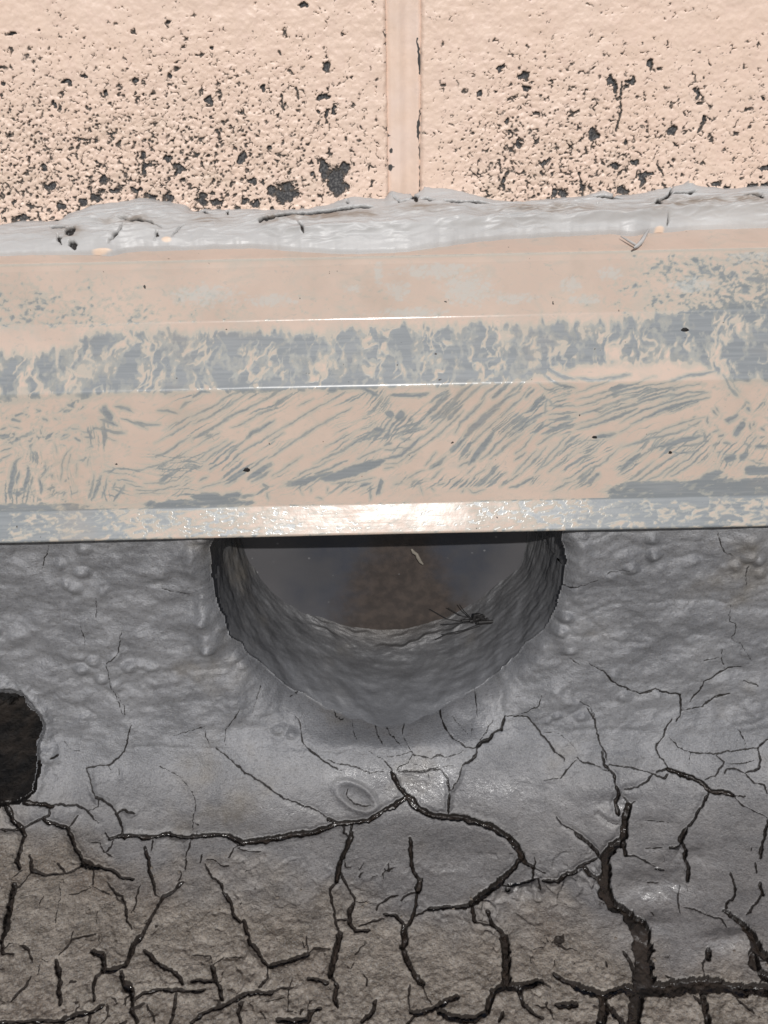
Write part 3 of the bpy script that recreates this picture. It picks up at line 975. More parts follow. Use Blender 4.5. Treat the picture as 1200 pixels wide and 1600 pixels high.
# folded smear ledges on the floor
for c0, wv, amp in ((0.66, 0.05, 0.0028), (0.84, 0.035, 0.0022)):
    line = c0 + 0.09 * noise(arc / 16, arc * 0 + c0 * 9, 106) + 0.03 * noise(arc / 5, arc * 0, 107)
    hl += amp * sstep(line + 0.012, line - 0.012, TT) * np.exp(-np.maximum(line - TT, 0) / 0.16) * down * sstep(0.85, 0.3, np.abs(cs)) * sstep(-0.35, 0.25, noise(arc / 14, arc * 0 + c0 * 31, 110))
# streaks pulled along the right side
hl += 0.0006 * np.clip(right - 0.2, 0, 1) * sstep(0.9, 0.5, sn) * (1 - np.abs(fbm(arc / 20 + al / 7, al / 2.2, 3, 108))) ** 2
hl *= sstep(0.0, 0.08, TT)
rr = rr - hl * np.cos(PHI); dd_ = dd_ - hl * np.sin(PHI)
rx_, rz_ = HX + (r0[0] + 0.0002) * cs[0], HZ + (r0[0] + 0.0002) * sn[0]
rj = np.clip(np.searchsorted(-prof[:jc, 1], -rz_), 0, jc - 1); ri = np.clip(np.searchsorted(xarr, rx_), 0, len(xarr) - 1)
ys = P[rj, ri, 1]; ker = np.ones(9) / 9
ys = np.convolve(np.concatenate([ys[-5:-1], ys, ys[1:5]]), ker, 'valid') + 0.0001
ysm = np.array([np.mean(np.take(ys, range(k - 40, k + 41), mode='wrap')) for k in range(na)])
ys = ys[None] * (1 - rimb) + ysm[None] * rimb
back_y = HYW + DEPTH
LP = np.stack([HX + rr * cs, ys + (back_y - ys) * (dd_ / DEPTH), HZ + rr * sn], -1)
Pst = P[rj, ri].copy()                                # begin exactly under the displaced edge of the wall coating
Pst = np.stack([np.convolve(np.concatenate([Pst[-4:-1, c], Pst[:, c], Pst[1:4, c]]), np.ones(7) / 7, 'valid') for c in range(3)], 1)
Pst[:, 0] += 0.0004 * cs[0]; Pst[:, 2] += 0.0004 * sn[0]; Pst[:, 1] += 0.00015
LP = LP + (Pst - LP[0])[None] * ((1 - TT) ** 4)[..., None]
zz = LP[..., 2]; tipz = TIP[1] + 0.03
lm = cell(zz) < tipz
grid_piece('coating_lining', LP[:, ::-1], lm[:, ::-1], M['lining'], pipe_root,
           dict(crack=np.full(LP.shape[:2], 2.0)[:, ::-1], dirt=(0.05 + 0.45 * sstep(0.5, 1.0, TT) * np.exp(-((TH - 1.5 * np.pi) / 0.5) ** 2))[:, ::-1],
                wet=np.zeros(LP.shape[:2]), unshaded=(sstep(0.60, 0.0, TT + 0.15 * fbm(arc / 8, al / 8, 3, 109)) * (0.3 + 0.7 * down))[:, ::-1]))
nb = 120
bxs = np.linspace(-HR * 1.02, HR * 1.02, nb); bzs = np.linspace(-HR * 1.02, HR * 0.75, nb)
BX, BZ = np.meshgrid(bxs, bzs[::-1])
bow = 0.006 * (BX / HR) ** 2
BP = np.stack([HX + BX, HYW + DEPTH - 0.001 - bow + 0.0004 * noise(BX * 60, BZ * 60, 111), HZ + BZ], -1)
bqx, bqy = project0(BP)
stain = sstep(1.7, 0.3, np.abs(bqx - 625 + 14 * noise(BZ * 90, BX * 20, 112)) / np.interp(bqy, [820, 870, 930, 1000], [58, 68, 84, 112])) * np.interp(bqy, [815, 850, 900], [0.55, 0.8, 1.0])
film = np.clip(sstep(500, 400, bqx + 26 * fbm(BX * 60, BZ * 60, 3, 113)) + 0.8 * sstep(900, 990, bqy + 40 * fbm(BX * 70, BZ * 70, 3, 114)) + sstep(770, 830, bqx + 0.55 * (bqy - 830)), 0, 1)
grid_piece('back_plate', BP, None, M['plate'], pipe_root, dict(stain=stain, film=film))

# ------------------------------------------------------------------ metal flashing
flash_root = empty('metal_flashing', None, 'long bent metal flashing with streaky peach paint over grey', 'flashing')
DF = 0.00030
def arc_pts(c, a, b, r, steps=9):                     # rounded corner between directions
    c, a, b = map(np.array, (c, a, b))
    d1 = (a - c) / np.linalg.norm(a - c); d2 = (b - c) / np.linalg.norm(b - c)
    ang_ = math.acos(np.clip(d1 @ d2, -1, 1)); l = min(r / math.tan(ang_ / 2), 0.45 * np.linalg.norm(a - c), 0.45 * np.linalg.norm(b - c))
    p0, p2 = c + d1 * l, c + d2 * l
    t = np.linspace(0, 1, steps)[:, None]
    return (1 - t) ** 2 * p0 + 2 * t * (1 - t) * c + t ** 2 * p2
fp = []; cuts = [0]
for k, c in enumerate(corners):
    if k == 0: seg = np.array([c])
    elif k == len(corners) - 1: seg = np.array([c])
    else: seg = arc_pts(c, corners[k - 1], corners[k + 1], (0.0007, 0.0022, 0.0020, 0.0010)[k - 1])
    if fp:
        a, b = np.array(fp[-1]), seg[0]; L = np.linalg.norm(b - a); m = max(int(L / DF), 2)
        fp += [tuple(a + (b - a) * q / m) for q in range(1, m)]
    fp += [tuple(v) for v in seg]
    if 0 < k < len(corners) - 1: cuts.append(len(fp) - len(seg) // 2 - 1)
n_front = len(fp)
ty, tz = TIP
fp += [(ty + 0.0001, tz - 0.0004), (ty + 0.0004, tz - 0.0008), (ty + 0.0009, tz - 0.0009), (ty + 0.0014, tz - 0.0006), (ty + 0.0019, tz), (ty + 0.004, tz + 0.0035),
       (ty + 0.0062, tz + 0.008), (ty + 0.0066, tz + 0.02), (ty + 0.0066, tz + 0.03)]
cuts.append(len(fp) - 1)
fp = np.array(fp)
fx = span(-0.18, 0.18, 0.00035, -1.2, 1.2, 1.1)
FX, FY = np.meshgrid(fx, fp[:, 0]); FZ = np.meshgrid(fx, fp[:, 1])[1]
FP = np.stack([FX, FY, FZ], -1)
fs = np.concatenate([[0], np.cumsum(np.hypot(*np.diff(fp, axis=0).T))]) * 1000
FS = np.meshgrid(fx, fs)[1]; FXm = FX * 1000
wav = 0.00028 * fbm(FXm / 60, FS / 30, 2, 121) + 0.00005 * fbm(FXm / 12, FS / 8, 2, 122)
FP[..., 1] -= wav
qx, qy = project0(FP)
fa = np.full(qx.shape, -2.0)

STROKES = """
e 16 1200,285 1110,340 1020,400 950,425
e 8 1200,365 1100,420 980,470 880,495 720,495
e 7 640,500 720,520 800,525
e 6 650,465 720,490 800,490
e 7 1200,460 1140,500
e 7 1200,190 1080,270 960,330
e 6 1200,150 1020,250
e 9 900,580 1000,585 1110,565
e 9 780,575 850,600 900,605
e 9 840,625 960,630 1130,590
e 8 850,650 1050,640
e 11 450,355 400,410 385,470 380,575
e 8 440,400 420,500
e 7 480,450 480,540
e 7 555,415 550,470
e 14 590,510 575,620 550,690
e 20 630,530 605,620 570,690
e 14 670,545 650,640 635,690
e 12 720,570 705,630
e 20 775,580 760,630 710,690
e 8 650,290 730,315
e 20 600,235 690,255 790,270
e 24 720,95 800,120 830,138
e 50 650,120 690,170
e 24 620,180 690,200 740,220
e 16 760,175 850,210 920,240
e 18 840,190 920,215 1000,210
e 18 990,130 1050,125 1110,145
e 14 1120,120 1160,80 1200,60
e 32 130,420 90,460 70,600 45,700
e 26 180,480 170,560 140,640
e 20 120,500 100,600
e 12 200,540 180,650
e 26 245,540 260,600 250,650
e 10 345,620 320,660
e 10 320,610 300,650
e 8 220,315 195,350 185,430
e 8 300,490 250,560
e 13 110,300 170,280 220,265
e 9 0,430 70,400
e 11 0,380 80,355
e 8 50,305 100,275
e 14 260,175 300,195
e 14 400,130 420,120
e 20 430,90 460,100
e 10 500,250 570,265
e 16 470,300 490,320
e 9 340,330 360,390
e 11 520,285 590,300
e 14 255,240 260,270
e 8 330,175 360,180
e 8 60,215 140,245
e 12 0,250 40,230
e 16 80,180 120,190
e 12 440,240 500,240
f 16 0,300 130,235 250,160 400,90 490,40
f 12 0,170 150,90 280,10
f 12 0,215 120,160 260,75 370,0
f 14 490,30 550,0
f 10 515,80 620,30
f 8 0,360 90,310 175,262
f 10 240,235 330,200 420,150 525,100
f 24 520,190 430,235 370,270 330,310
f 14 330,310 270,360 225,400
f 9 890,55 780,110 660,180 560,240 440,310
f 8 660,100 760,55
f 13 1000,110 880,170 760,240 650,310 560,370 480,425
f 10 430,315 350,360 260,420
f 10 0,460 80,400 220,310
f 8 60,460 150,390 260,320
f 8 480,320 580,265
f 14 470,410 400,470 350,500
f 24 340,505 270,555 200,590
f 30 500,460 420,510 340,555
f 16 500,500 430,540 370,575
f 9 690,410 600,470 500,540
f 14 40,570 100,540
f 20 110,495 150,470
f 8 40,615 130,590 200,570
f 15 1170,240 1080,290 1000,340 920,385 830,425 760,460
f 30 1150,245 1180,250
f 8 1150,200 1050,250
f 6 970,265 880,330 830,360
f 9 660,530 750,490 870,435
f 16 970,435 870,485 770,520
f 36 580,590 680,575 770,550 880,510
f 62 820,560 950,520 1080,480 1200,440
f 10 870,580 1000,575 1150,545
f 10 1030,430 1200,360
f 24 1050,600 1120,580
f 12 1120,600 1115,690
f 30 1180,570 1160,640
f 8 745,600 740,635
f 8 850,600 845,640
f 7 665,610 690,650
f 16 440,590 460,600
f 10 470,640 480,690
f 9 780,670 810,680
f 60 0,665 120,670 230,680
f 40 220,660 290,650
f 20 300,670 390,650
f 10 280,715 380,690
g 18 400,10 330,90 250,180 170,245
g 13 580,0 480,80 390,160 300,250 210,320
g 26 240,280 170,350 110,405 0,430
g 10 510,0 430,70 340,150
g 10 500,130 420,200 340,280 170,400
g 8 340,270 240,350 100,440
g 8 0,465 80,455 200,380
g 10 0,490 60,480
g 24 850,0 740,70 640,140
g 16 640,40 560,130 480,200 440,270
g 40 720,110 640,160 560,230 500,290
g 24 510,290 460,350 410,390
g 24 390,410 340,460 280,495
g 12 700,190 600,280 500,380 470,440
g 42 690,260 620,350 560,430 520,465
g 14 820,230 740,300 660,390 600,440
g 14 860,270 780,340 700,400 660,435
g 10 470,480 530,440
g 30 1000,40 930,110 880,140
g 24 1020,130 930,180 870,230 820,260
g 14 880,20 780,120 700,190
g 10 250,470 330,390
g 9 370,490 290,555
g 8 640,490 560,550
g 8 570,475 510,525
g 10 770,510 650,585
g 9 860,510 780,570 720,600
g 10 950,260 890,330 820,400
g 12 880,385 820,440
g 13 960,370 870,460 800,530
g 14 1020,350 930,450 850,530
g 13 1130,290 1040,400 940,520
g 16 930,545 860,585 790,612
g 10 1130,345 1050,440 950,510
g 10 1200,360 1110,450 1030,510
g 13 960,340 1020,300 1090,265
g 14 1200,560 1120,600 1040,630
g 8 1200,520 1120,570
g 14 1010,50 1010,150
g 13 1020,90 1100,95 1200,100
g 13 1020,150 1110,145 1200,140
g 13 1030,185 1120,180 1200,175
g 20 1030,230 1100,235 1200,215
g 13 1000,40 1060,85
g 8 140,560 200,520 250,500
g 8 60,585 120,575
g 9 330,590 380,580
g 40 30,140 40,150
g 46 90,170 110,150
g 14 100,305 170,305
g 26 40,30 130,30 220,35 280,15
g 16 0,345 50,330
g 16 0,300 40,280
g 14 0,375 130,355
g 10 160,190 185,180
g 9 490,640 500,610
g 9 520,610 560,640 630,620
g 9 300,600 320,630
g 9 220,600 240,650
h 11 0,100 120,70 270,10 330,0
h 8 0,60 80,40 210,0
h 16 0,155 130,120 300,60 440,10
h 14 0,215 120,180 280,110 450,60 640,10
h 20 0,245 120,215 250,170 380,110
h 14 270,200 430,120 620,60 830,15
h 24 350,210 480,150 640,90 830,45
h 26 120,295 180,285 260,270
h 8 270,270 350,220
h 8 150,310 0,320
h 10 360,330 480,270 640,210 810,165
h 14 820,160 825,215
h 16 280,360 350,330 480,300 640,260 780,195
h 32 500,360 600,330 700,300 790,280
h 14 640,355 720,340 790,320
h 20 800,270 805,320
h 14 600,390 690,390 770,380
h 32 400,400 330,450 280,500
h 10 460,375 370,440 260,525
h 11 280,345 190,440 120,480 40,580 0,610
h 8 140,355 60,430 0,480
h 14 110,360 50,400
h 16 100,480 40,530 0,560
h 30 140,530 90,570
h 12 580,430 480,500 380,570 270,600
h 14 490,440 390,520 340,560
h 10 640,440 540,520 430,575
h 10 690,430 600,500 540,555
h 12 760,430 680,490 590,540
h 50 910,510 830,540 760,575
h 12 890,540 830,580 780,610
h 24 950,540 910,560
h 60 1080,500 1200,500
h 42 1000,270 1040,220
h 30 950,190 1010,160
h 26 1075,115 1085,125
h 44 950,430 980,420
h 40 1040,420 1060,400
h 20 1165,235 1175,240
h 26 1120,350 1200,350
h 8 1080,430 1120,455 1200,455
h 12 850,120 880,155
h 12 870,105 900,140
h 14 850,350 890,330
h 12 880,390 920,385
h 18 930,320 960,330
h 12 860,265 890,250
h 14 900,290 920,280
h 14 1050,330 1080,350
h 12 970,0 1010,40
h 12 1055,60 1085,90
h 12 1085,200 1095,250
h 60 330,600 480,600 680,590
h 90 700,660 800,700
h 70 1000,600 1120,640
d 20 0,760 100,775 230,760 340,740
d 9 0,860 200,780 340,745
d 8 80,880 300,820 500,750
d 20 560,790 700,750 870,720
d 9 200,880 400,820 620,780
d 12 300,880 500,840 780,800
d 14 520,890 700,850 830,855
d 16 920,740 960,820 1010,870
d 10 960,760 1020,850
c 28 960,640 1040,720 1130,760 1200,770
c 24 990,740 1080,800 1200,830
c 12 960,790 1010,830 1080,855
c 20 560,790 470,870 430,900
c 14 620,800 520,880
c 16 740,780 640,860 600,900
c 24 830,750 740,830 680,890
c 14 900,760 820,830 750,890
c 24 940,830 880,890
b 20 0,885 60,850 110,850
b 14 200,895 300,840 430,775
b 12 310,880 400,830 560,760
b 14 480,880 580,820 630,810
b 24 1080,830 1130,860 1160,870
"""
wq = 3.0 * fbm(qx / 22, qy / 22, 2, 131)
qxw, qyw = qx + wq + 0.9 * noise(qx / 5, qy / 5, 133), qy + 2.2 * fbm(qx / 20, qy / 20, 2, 132) + 0.9 * noise(qx / 5, qy / 5, 134)
cols_px = qx[len(fp) // 2]
rows_px = qy[:, len(fx) // 2]
for pts, w in parse(STROKES):
    p = unroll(pts); hw = w * 0.5
    tot = np.concatenate([[0], np.cumsum(np.hypot(*np.diff(p, axis=0).T))]); m = hw + 16
    r0, r1 = np.searchsorted(rows_px[:n_front], [p[:, 1].min() - m, p[:, 1].max() + m])
    c0, c1 = np.searchsorted(cols_px, [p[:, 0].min() - m * 1.6, p[:, 0].max() + m * 1.6])
    sl = (slice(r0, r1), slice(c0, c1))
    ph = rng.rand() * 50
    for k in range(len(p) - 1):
        d, t = seg_dist(qxw[sl], qyw[sl], p[k], p[k + 1])
        g = (tot[k] + t * (tot[k + 1] - tot[k])) / max(tot[-1], 1e-6)
        tp = np.clip(np.minimum(g, 1 - g) / 0.3, 0, 1) ** 0.6 if tot[-1] > 3 * w else 1.0
        # bristle streaks run along the stroke
        dirv = (p[k + 1] - p[k]) / max(np.linalg.norm(p[k + 1] - p[k]), 1e-6)
        across = -(qxw[sl] * dirv[1]) + qyw[sl] * dirv[0]; along = qxw[sl] * dirv[0] + qyw[sl] * dirv[1]
        br = noise(across / 2.6 + ph, along / 60, 135)
        v = (hw * (0.25 + 0.75 * tp) - d) / 2.4 + br * (0.5 if hw > 1.5 else 0.2) * np.minimum(hw / 2, 1.6)
        v = np.clip(v, -2, 1.2)
        fa[sl] = np.maximum(fa[sl], v)

# thin parallel bristle lines between the main strokes
for xa, xb, ya, yb, deg, den in ((240, 600, 606, 775, 30, .16), (560, 860, 606, 770, 43, .34), (840, 1110, 606, 690, 17, .34), (860, 1120, 680, 775, 36, .26), (160, 330, 700, 780, -6, .16),
                                 (-80, 70, 690, 780, 82, .22), (1110, 1320, 612, 780, 50, .15), (80, 200, 640, 780, 100, .12), (560, 680, 640, 775, 20, .2)):
    a_ = math.radians(deg); ca, sa = math.cos(a_), -math.sin(a_)
    al_ = qxw * ca + qyw * sa; ac_ = -qxw * sa + qyw * ca + 10 * fbm(qx / 80, qy / 80, 2, 171)
    m_ = sstep(xa - 12, xa + 18, qx) * sstep(xb + 12, xb - 18, qx) * sstep(ya - 4, ya + 6, qy) * sstep(yb + 4, yb - 10, qy)
    m_ = m_ * (0.35 + 1.0 * sstep(-0.25, 0.35, fbm(qx / 70, qy / 50, 2, 172)))
    st_ = noise(ac_ / 3.0, al_ / 110, 173) + 0.45 * noise(ac_ / 1.7, al_ / 60, 174)
    fa = np.maximum(fa, np.where(m_ > 0.02, np.clip((st_ + den * 1.0 * m_ - 0.64 - 0.6 * (1 - m_)) * 3.2, -2, 0.8), -2))
# step face: mostly bare grey with vertical paint runs
sx = qx + 20 * fbm(qx / 40, qy / 40, 3, 141)
runs = fbm(sx / 20, qy / 42, 4, 142, 0.5)
veins = 1 - np.abs(fbm(sx / 20 + qy / 90, qy / 38, 3, 143)) * 5.5
topn = 502 + 10 * fbm(qx / 26, qx * 0, 3, 144) + np.interp(qx, [-80, 0, 120, 150, 330, 480, 620, 900, 1000, 1100, 1300], [30, 38, 22, 2, 6, 14, 4, 6, -2, -14, -20])
botn = 604 + 9 * fbm(qx / 30, qx * 0 + 5, 3, 145) + np.interp(qx, [-80, 0, 90, 150, 200, 330, 800, 860, 960, 1100, 1140, 1300], [18, 14, 8, 10, 2, 6, 4, -16, -26, -22, 8, 12])
band = np.minimum(sstep(-8, 12, qy - topn + 12 * fbm(qx / 9, qy / 40, 3, 149)), sstep(-8, 10, botn - qy))
tong = fbm(qx / 9, qy / 60, 3, 147)
dens = np.interp(qx, [-80, 0, 130, 180, 700, 900, 1300], [0.25, 0.25, 0.42, 0.62, 0.68, 0.55, 0.65])
v = band * (1.1 + dens + 1.5 * runs + 0.35 * tong + 0.5 * fbm(qx / 7, qy / 9, 3, 148) - 1.3 * np.clip(veins, 0, 1) * sstep(-0.25, 0.3, noise(qx / 45, qy / 60, 146))) - 1.15
fa = np.maximum(fa, np.clip(v * 1.4, -2, 1.2))
# upper face flecks
fl = fbm(qx / 10 + qy / 22 + 1.2 * fbm(qx / 30, qy / 30, 2, 156), qy / 8 - qx / 30, 4, 151, 0.6) + 0.55 * fbm(qx / 38, qy / 24, 3, 157)
am = np.interp(qx, [-80, 40, 130, 230, 330, 420, 880, 1000, 1080, 1300], [0.62, 0.62, 0.52, 0.40, 0.36, 0.2, 0.15, 0.40, 0.62, 0.75])
um = sstep(402, 412, qy) * sstep(515, 495, qy) * am * (0.35 + 0.65 * sstep(405, 480, qy + 50 * (qx > 980)))
fa = np.maximum(fa, np.clip((fl + um * 1.25 - 0.85) * 4 , -2, 1.0) * sstep(400, 408, qy) + np.where(qy < 400, -2, 0))
# scattered flecks on the left and far right of the lower face, ragged strip along the bend, mottled drip edge
fl2 = fbm(qx / 11 + 1.3 * fbm(qx / 30, qy / 30, 2, 158), qy / 8 + qx / 25, 4, 152, 0.6) + 0.5 * fbm(qx / 45, qy / 30, 3, 159)
lm_ = np.interp(qx, [-80, 60, 150, 260, 560, 640, 700, 1040, 1090, 1160, 1300], [0.5, 0.48, 0.42, 0.1, 0.05, 0.22, 0.0, 0.0, 0.35, 0.3, 0.4]) * sstep(600, 612, qy) * sstep(786, 770, qy)
fa = np.maximum(fa, np.where(lm_ > 0.02, np.clip((fl2 + lm_ - 0.80) * 4, -2, 0.9), -2))
sm = np.interp(qx, [-80, 0, 120, 125, 225, 235, 330, 395, 405, 930, 960, 1100, 1300], [1, 1, .9, .3, .3, .9, 1, .5, -.2, -.2, .9, 1, .9])
strip = sstep(770, 778, qy + 5 * fbm(qx / 14, qy / 9, 3, 153) + np.interp(qx, [900, 980, 1200], [0, 14, 16])) * sstep(796, 788, qy)
fa = np.maximum(fa, np.clip((strip * (0.5 + sm) - 1.05 + 0.9 * fbm(qx / 16 + qy / 20, qy / 6, 4, 154, 0.6) + 0.5 * fbm(qx / 60, qy / 30, 2, 160)) * 2.5, -2, 1.2))
hm = np.interp(qx, [-80, 0, 150, 240, 420, 560, 700, 780, 860, 940, 1060, 1300], [.75, .75, .7, .45, .3, .0, .1, .3, .55, .85, .7, .55])
hemv = fbm(qx / 15 - qy / 14 + 1.2 * fbm(qx / 30, qy / 20, 2, 162), qy / 8 + qx / 30, 4, 155, 0.6) + 0.4 * fbm(qx / 50, qy / 20, 2, 163)
fa = np.maximum(fa, np.where(qy > 785, np.clip((hemv * 1.2 + hm - 0.50) * 3, -2, 1.2), -2))
fa = np.where(np.arange(len(fp))[:, None] > n_front + 4, 1.0, fa)
pale = np.zeros(qx.shape)
for cx, cy, rx, ry in ((690, 425, 70, 14), (630, 455, 24, 20), (740, 455, 50, 30), (650, 490, 70, 10), (900, 452, 18, 16), (960, 435, 22, 12), (920, 475, 30, 10),
                       (430, 465, 50, 12), (600, 425, 8, 30), (1180, 410, 40, 16), (1090, 455, 40, 14), (330, 455, 60, 20), (560, 450, 20, 8), (810, 470, 40, 10)):
    pale = np.maximum(pale, np.exp(-((qx - cx) / rx) ** 2 - ((qy - cy) / ry) ** 2))
pale = pale * (0.45 + 1.1 * np.abs(fbm(qx / 16, qy / 12, 4, 161, 0.6)) * 2.2) * sstep(403, 410, qy) * sstep(500, 494, qy)
dusty = sstep(416, 406, qy)
FN = grid_normals(FP)
if FN[5, 5, 2] < 0: FN = -FN
for k, nm in enumerate(('top_flange', 'upper_face', 'step_face', 'lower_face', 'drip_edge')):
    m = np.zeros((len(fp) - 1, len(fx) - 1), bool); m[cuts[k]:cuts[k + 1]] = True
    grid_piece(nm, FP, m, M['flashing'], flash_root, dict(grey=fa, pale=pale, dusty=dusty), FN)

# ------------------------------------------------------------------ block wall
wall = empty('block_wall', None, 'peach painted concrete block wall with dark pitted peeling paint at its foot', 'wall')
JL, JR = on_plane_y(np.array([606.0, 656.0]), np.array([150.0, 150.0]), 0.0)[:, 0]
BOT = on_plane_y(np.array([600.0]), np.array([372.0]), 0.0)[0, 2]
BH = 0.19; BW = 0.39
SPOTS = [(510, 105, 7, 7), (281, 265, 13, 7), (526, 284, 18, 23), (506, 264, 8, 17), (446, 302, 21, 15), (425, 297, 6, 7), (82, 292, 8, 7), (224, 262, 4, 11), (223, 243, 5, 6),
         (378, 247, 6, 10), (505, 152, 9, 5), (522, 169, 4, 8), (509, 178, 4, 10), (475, 8, 8, 5), (327, 157, 5, 8), (411, 137, 5, 6), (70, 262, 5, 6), (72, 292, 4, 4),
         (163, 280, 6, 6), (262, 248, 5, 6), (178, 298, 12, 6), (150, 309, 10, 5), (213, 297, 9, 6), (130, 316, 8, 6), (95, 322, 6, 7), (35, 341, 14, 5), (235, 308, 8, 5),
         (265, 309, 9, 6), (315, 312, 12, 9), (340, 317, 12, 5), (382, 315, 7, 6), (400, 318, 7, 5), (540, 262, 7, 9), (395, 283, 6, 6), (488, 272, 4, 5),
         (955, 127, 7, 8), (962, 135, 6, 9), (986, 127, 7, 6), (1090, 146, 5, 10), (928, 213, 9, 9), (925, 202, 4, 5), (1051, 204, 6, 6), (1100, 187, 4, 8), (962, 259, 6, 6),
         (992, 254, 6, 5), (1003, 278, 4, 12), (1012, 273, 11, 5), (880, 302, 8, 9), (866, 300, 5, 8), (971, 298, 11, 7), (848, 254, 9, 5), (810, 227, 5, 9), (784, 106, 10, 4),
         (818, 119, 9, 6), (823, 138, 6, 4), (749, 145, 5, 5), (1015, 99, 5, 7), (980, 224, 3, 5), (1195, 263, 7, 4), (1180, 289, 8, 4), (1196, 290, 6, 5), (794, 188, 4, 6),
         (787, 282, 4, 5), (1193, 155, 3, 5), (1118, 288, 6, 3), (1134, 293, 6, 3), (909, 294, 4, 5), (330, 75, 3, 3), (60, 47, 3, 2), (21, 52, 6, 3), (265, 119, 5, 5),
         (5, 130, 4, 4), (132, 118, 6, 4), (102, 128, 5, 4), (108, 130, 3, 5), (210, 126, 5, 4), (84, 164, 3, 7), (165, 146, 3, 7), (622, 263, 3, 5), (623, 234, 2, 4)]
def block_fields(qx, qy):
    w1 = fbm(qx / 18, qy / 18, 3, 201); w2 = fbm(qx / 18, qy / 18, 3, 202)
    dl = np.interp(qy, [20, 90, 150, 220, 340], [0.0, 0.30, 0.62, 0.9, 1.0]) * np.interp(qx, [-200, 0, 330, 480, 560, 610], [0.8, 1, 1, .8, .5, .25])
    dr = np.interp(qy, [50, 110, 170, 240, 330], [0.0, 0.35, 0.62, 0.95, 1.0]) * np.interp(qx, [655, 690, 740, 800, 960, 1050, 1150, 1400], [0, .1, .6, .9, .9, .6, .45, .5])
    dn = np.where(qx < 631, dl, dr) + 0.28 * fbm(qx / 60, qy / 45, 3, 203)
    dn = np.clip(dn, 0, 1.1)
    # curling paint nubs and the crevices between them
    f1, f2 = worley((qx + 7 * w1) / 9.0, (qy + 7 * w2) / 8.2, 21)
    crev = (f2 - f1)
    m1 = noise(qx / 7.5, qy / 7.5, 204)
    br = 0.15 * dn - crev + 0.34 * (m1 - 0.48) + 0.05 * (dn - 0.6)
    # worm-like slits
    sl = np.abs(fbm((qx + 5 * w2) / 15, (qy + 5 * w1) / 12, 2, 205))
    br2 = 0.06 * dn - sl + 0.15 * (noise(qx / 13, qy / 13, 206) - 0.16)
    # pinholes
    g1, _ = worley(qx / 12, qy / 12, 22)
    br3 = 0.03 + 0.10 * dn - g1 + 0.10 * noise(qx / 30, qy / 25, 207) - 0.10 * (dn < 0.08)
    v = np.maximum(np.maximum(br * 2.6, br2 * 6), br3 * 3.5)
    v = np.where(dn < 0.03, -1, v)
    for cx, cy, rx, ry in SPOTS:
        c = unroll(np.array([cx, cy]))
        m = (np.abs(qx - c[0]) < rx * 2 + 10) & (np.abs(qy - c[1]) < ry * 2 + 10)
        if not m.any(): continue
        X_, Y_ = qx[m], qy[m]
        A_ = 3.5 + 0.75 * max(rx, ry)
        r = np.hypot((X_ - c[0] + A_ * fbm(X_ / 11, Y_ / 11, 4, 208, 0.6)) / rx, (Y_ - c[1] + A_ * fbm(X_ / 11, Y_ / 11, 4, 209, 0.6)) / ry)
        v[m] = np.maximum(v[m], (1 - r) * 2.2)
    for pts in (((972, 128), (970, 150), (970, 176), (966, 190), (963, 205)), ((440, 147), (440, 160), (444, 172)), ((463, 137), (466, 155)),
                ((508, 180), (511, 192)), ((780, 250), (783, 270)), ((1100, 192), (1090, 207)), ((905, 270), (911, 300)), ((1027, 258), (1037, 274))):
        for a, b in zip(pts[:-1], pts[1:]):
            a, b = unroll(a), unroll(b)
            d, _ = seg_dist(qx + 2 * noise(qx / 5, qy / 5, 210), qy, a, b); v = np.maximum(v, (1.5 - d) * 0.5)
    nub = sstep(0.75, 0.1, f1)
    hgt = dn * 0.00030 * nub - 0.0008 * sstep(-0.1, 0.6, v) + 0.00015 * fbm(qx / 9, qy / 9, 3, 211) + 0.0003 * fbm(qx / 40, qy / 40, 2, 212)
    dust = np.clip(dn * 0.5 * (0.5 + fbm(qx / 40, qy / 40, 3, 213)), 0, 1)
    return np.clip(v, -1, 1), hgt, dust

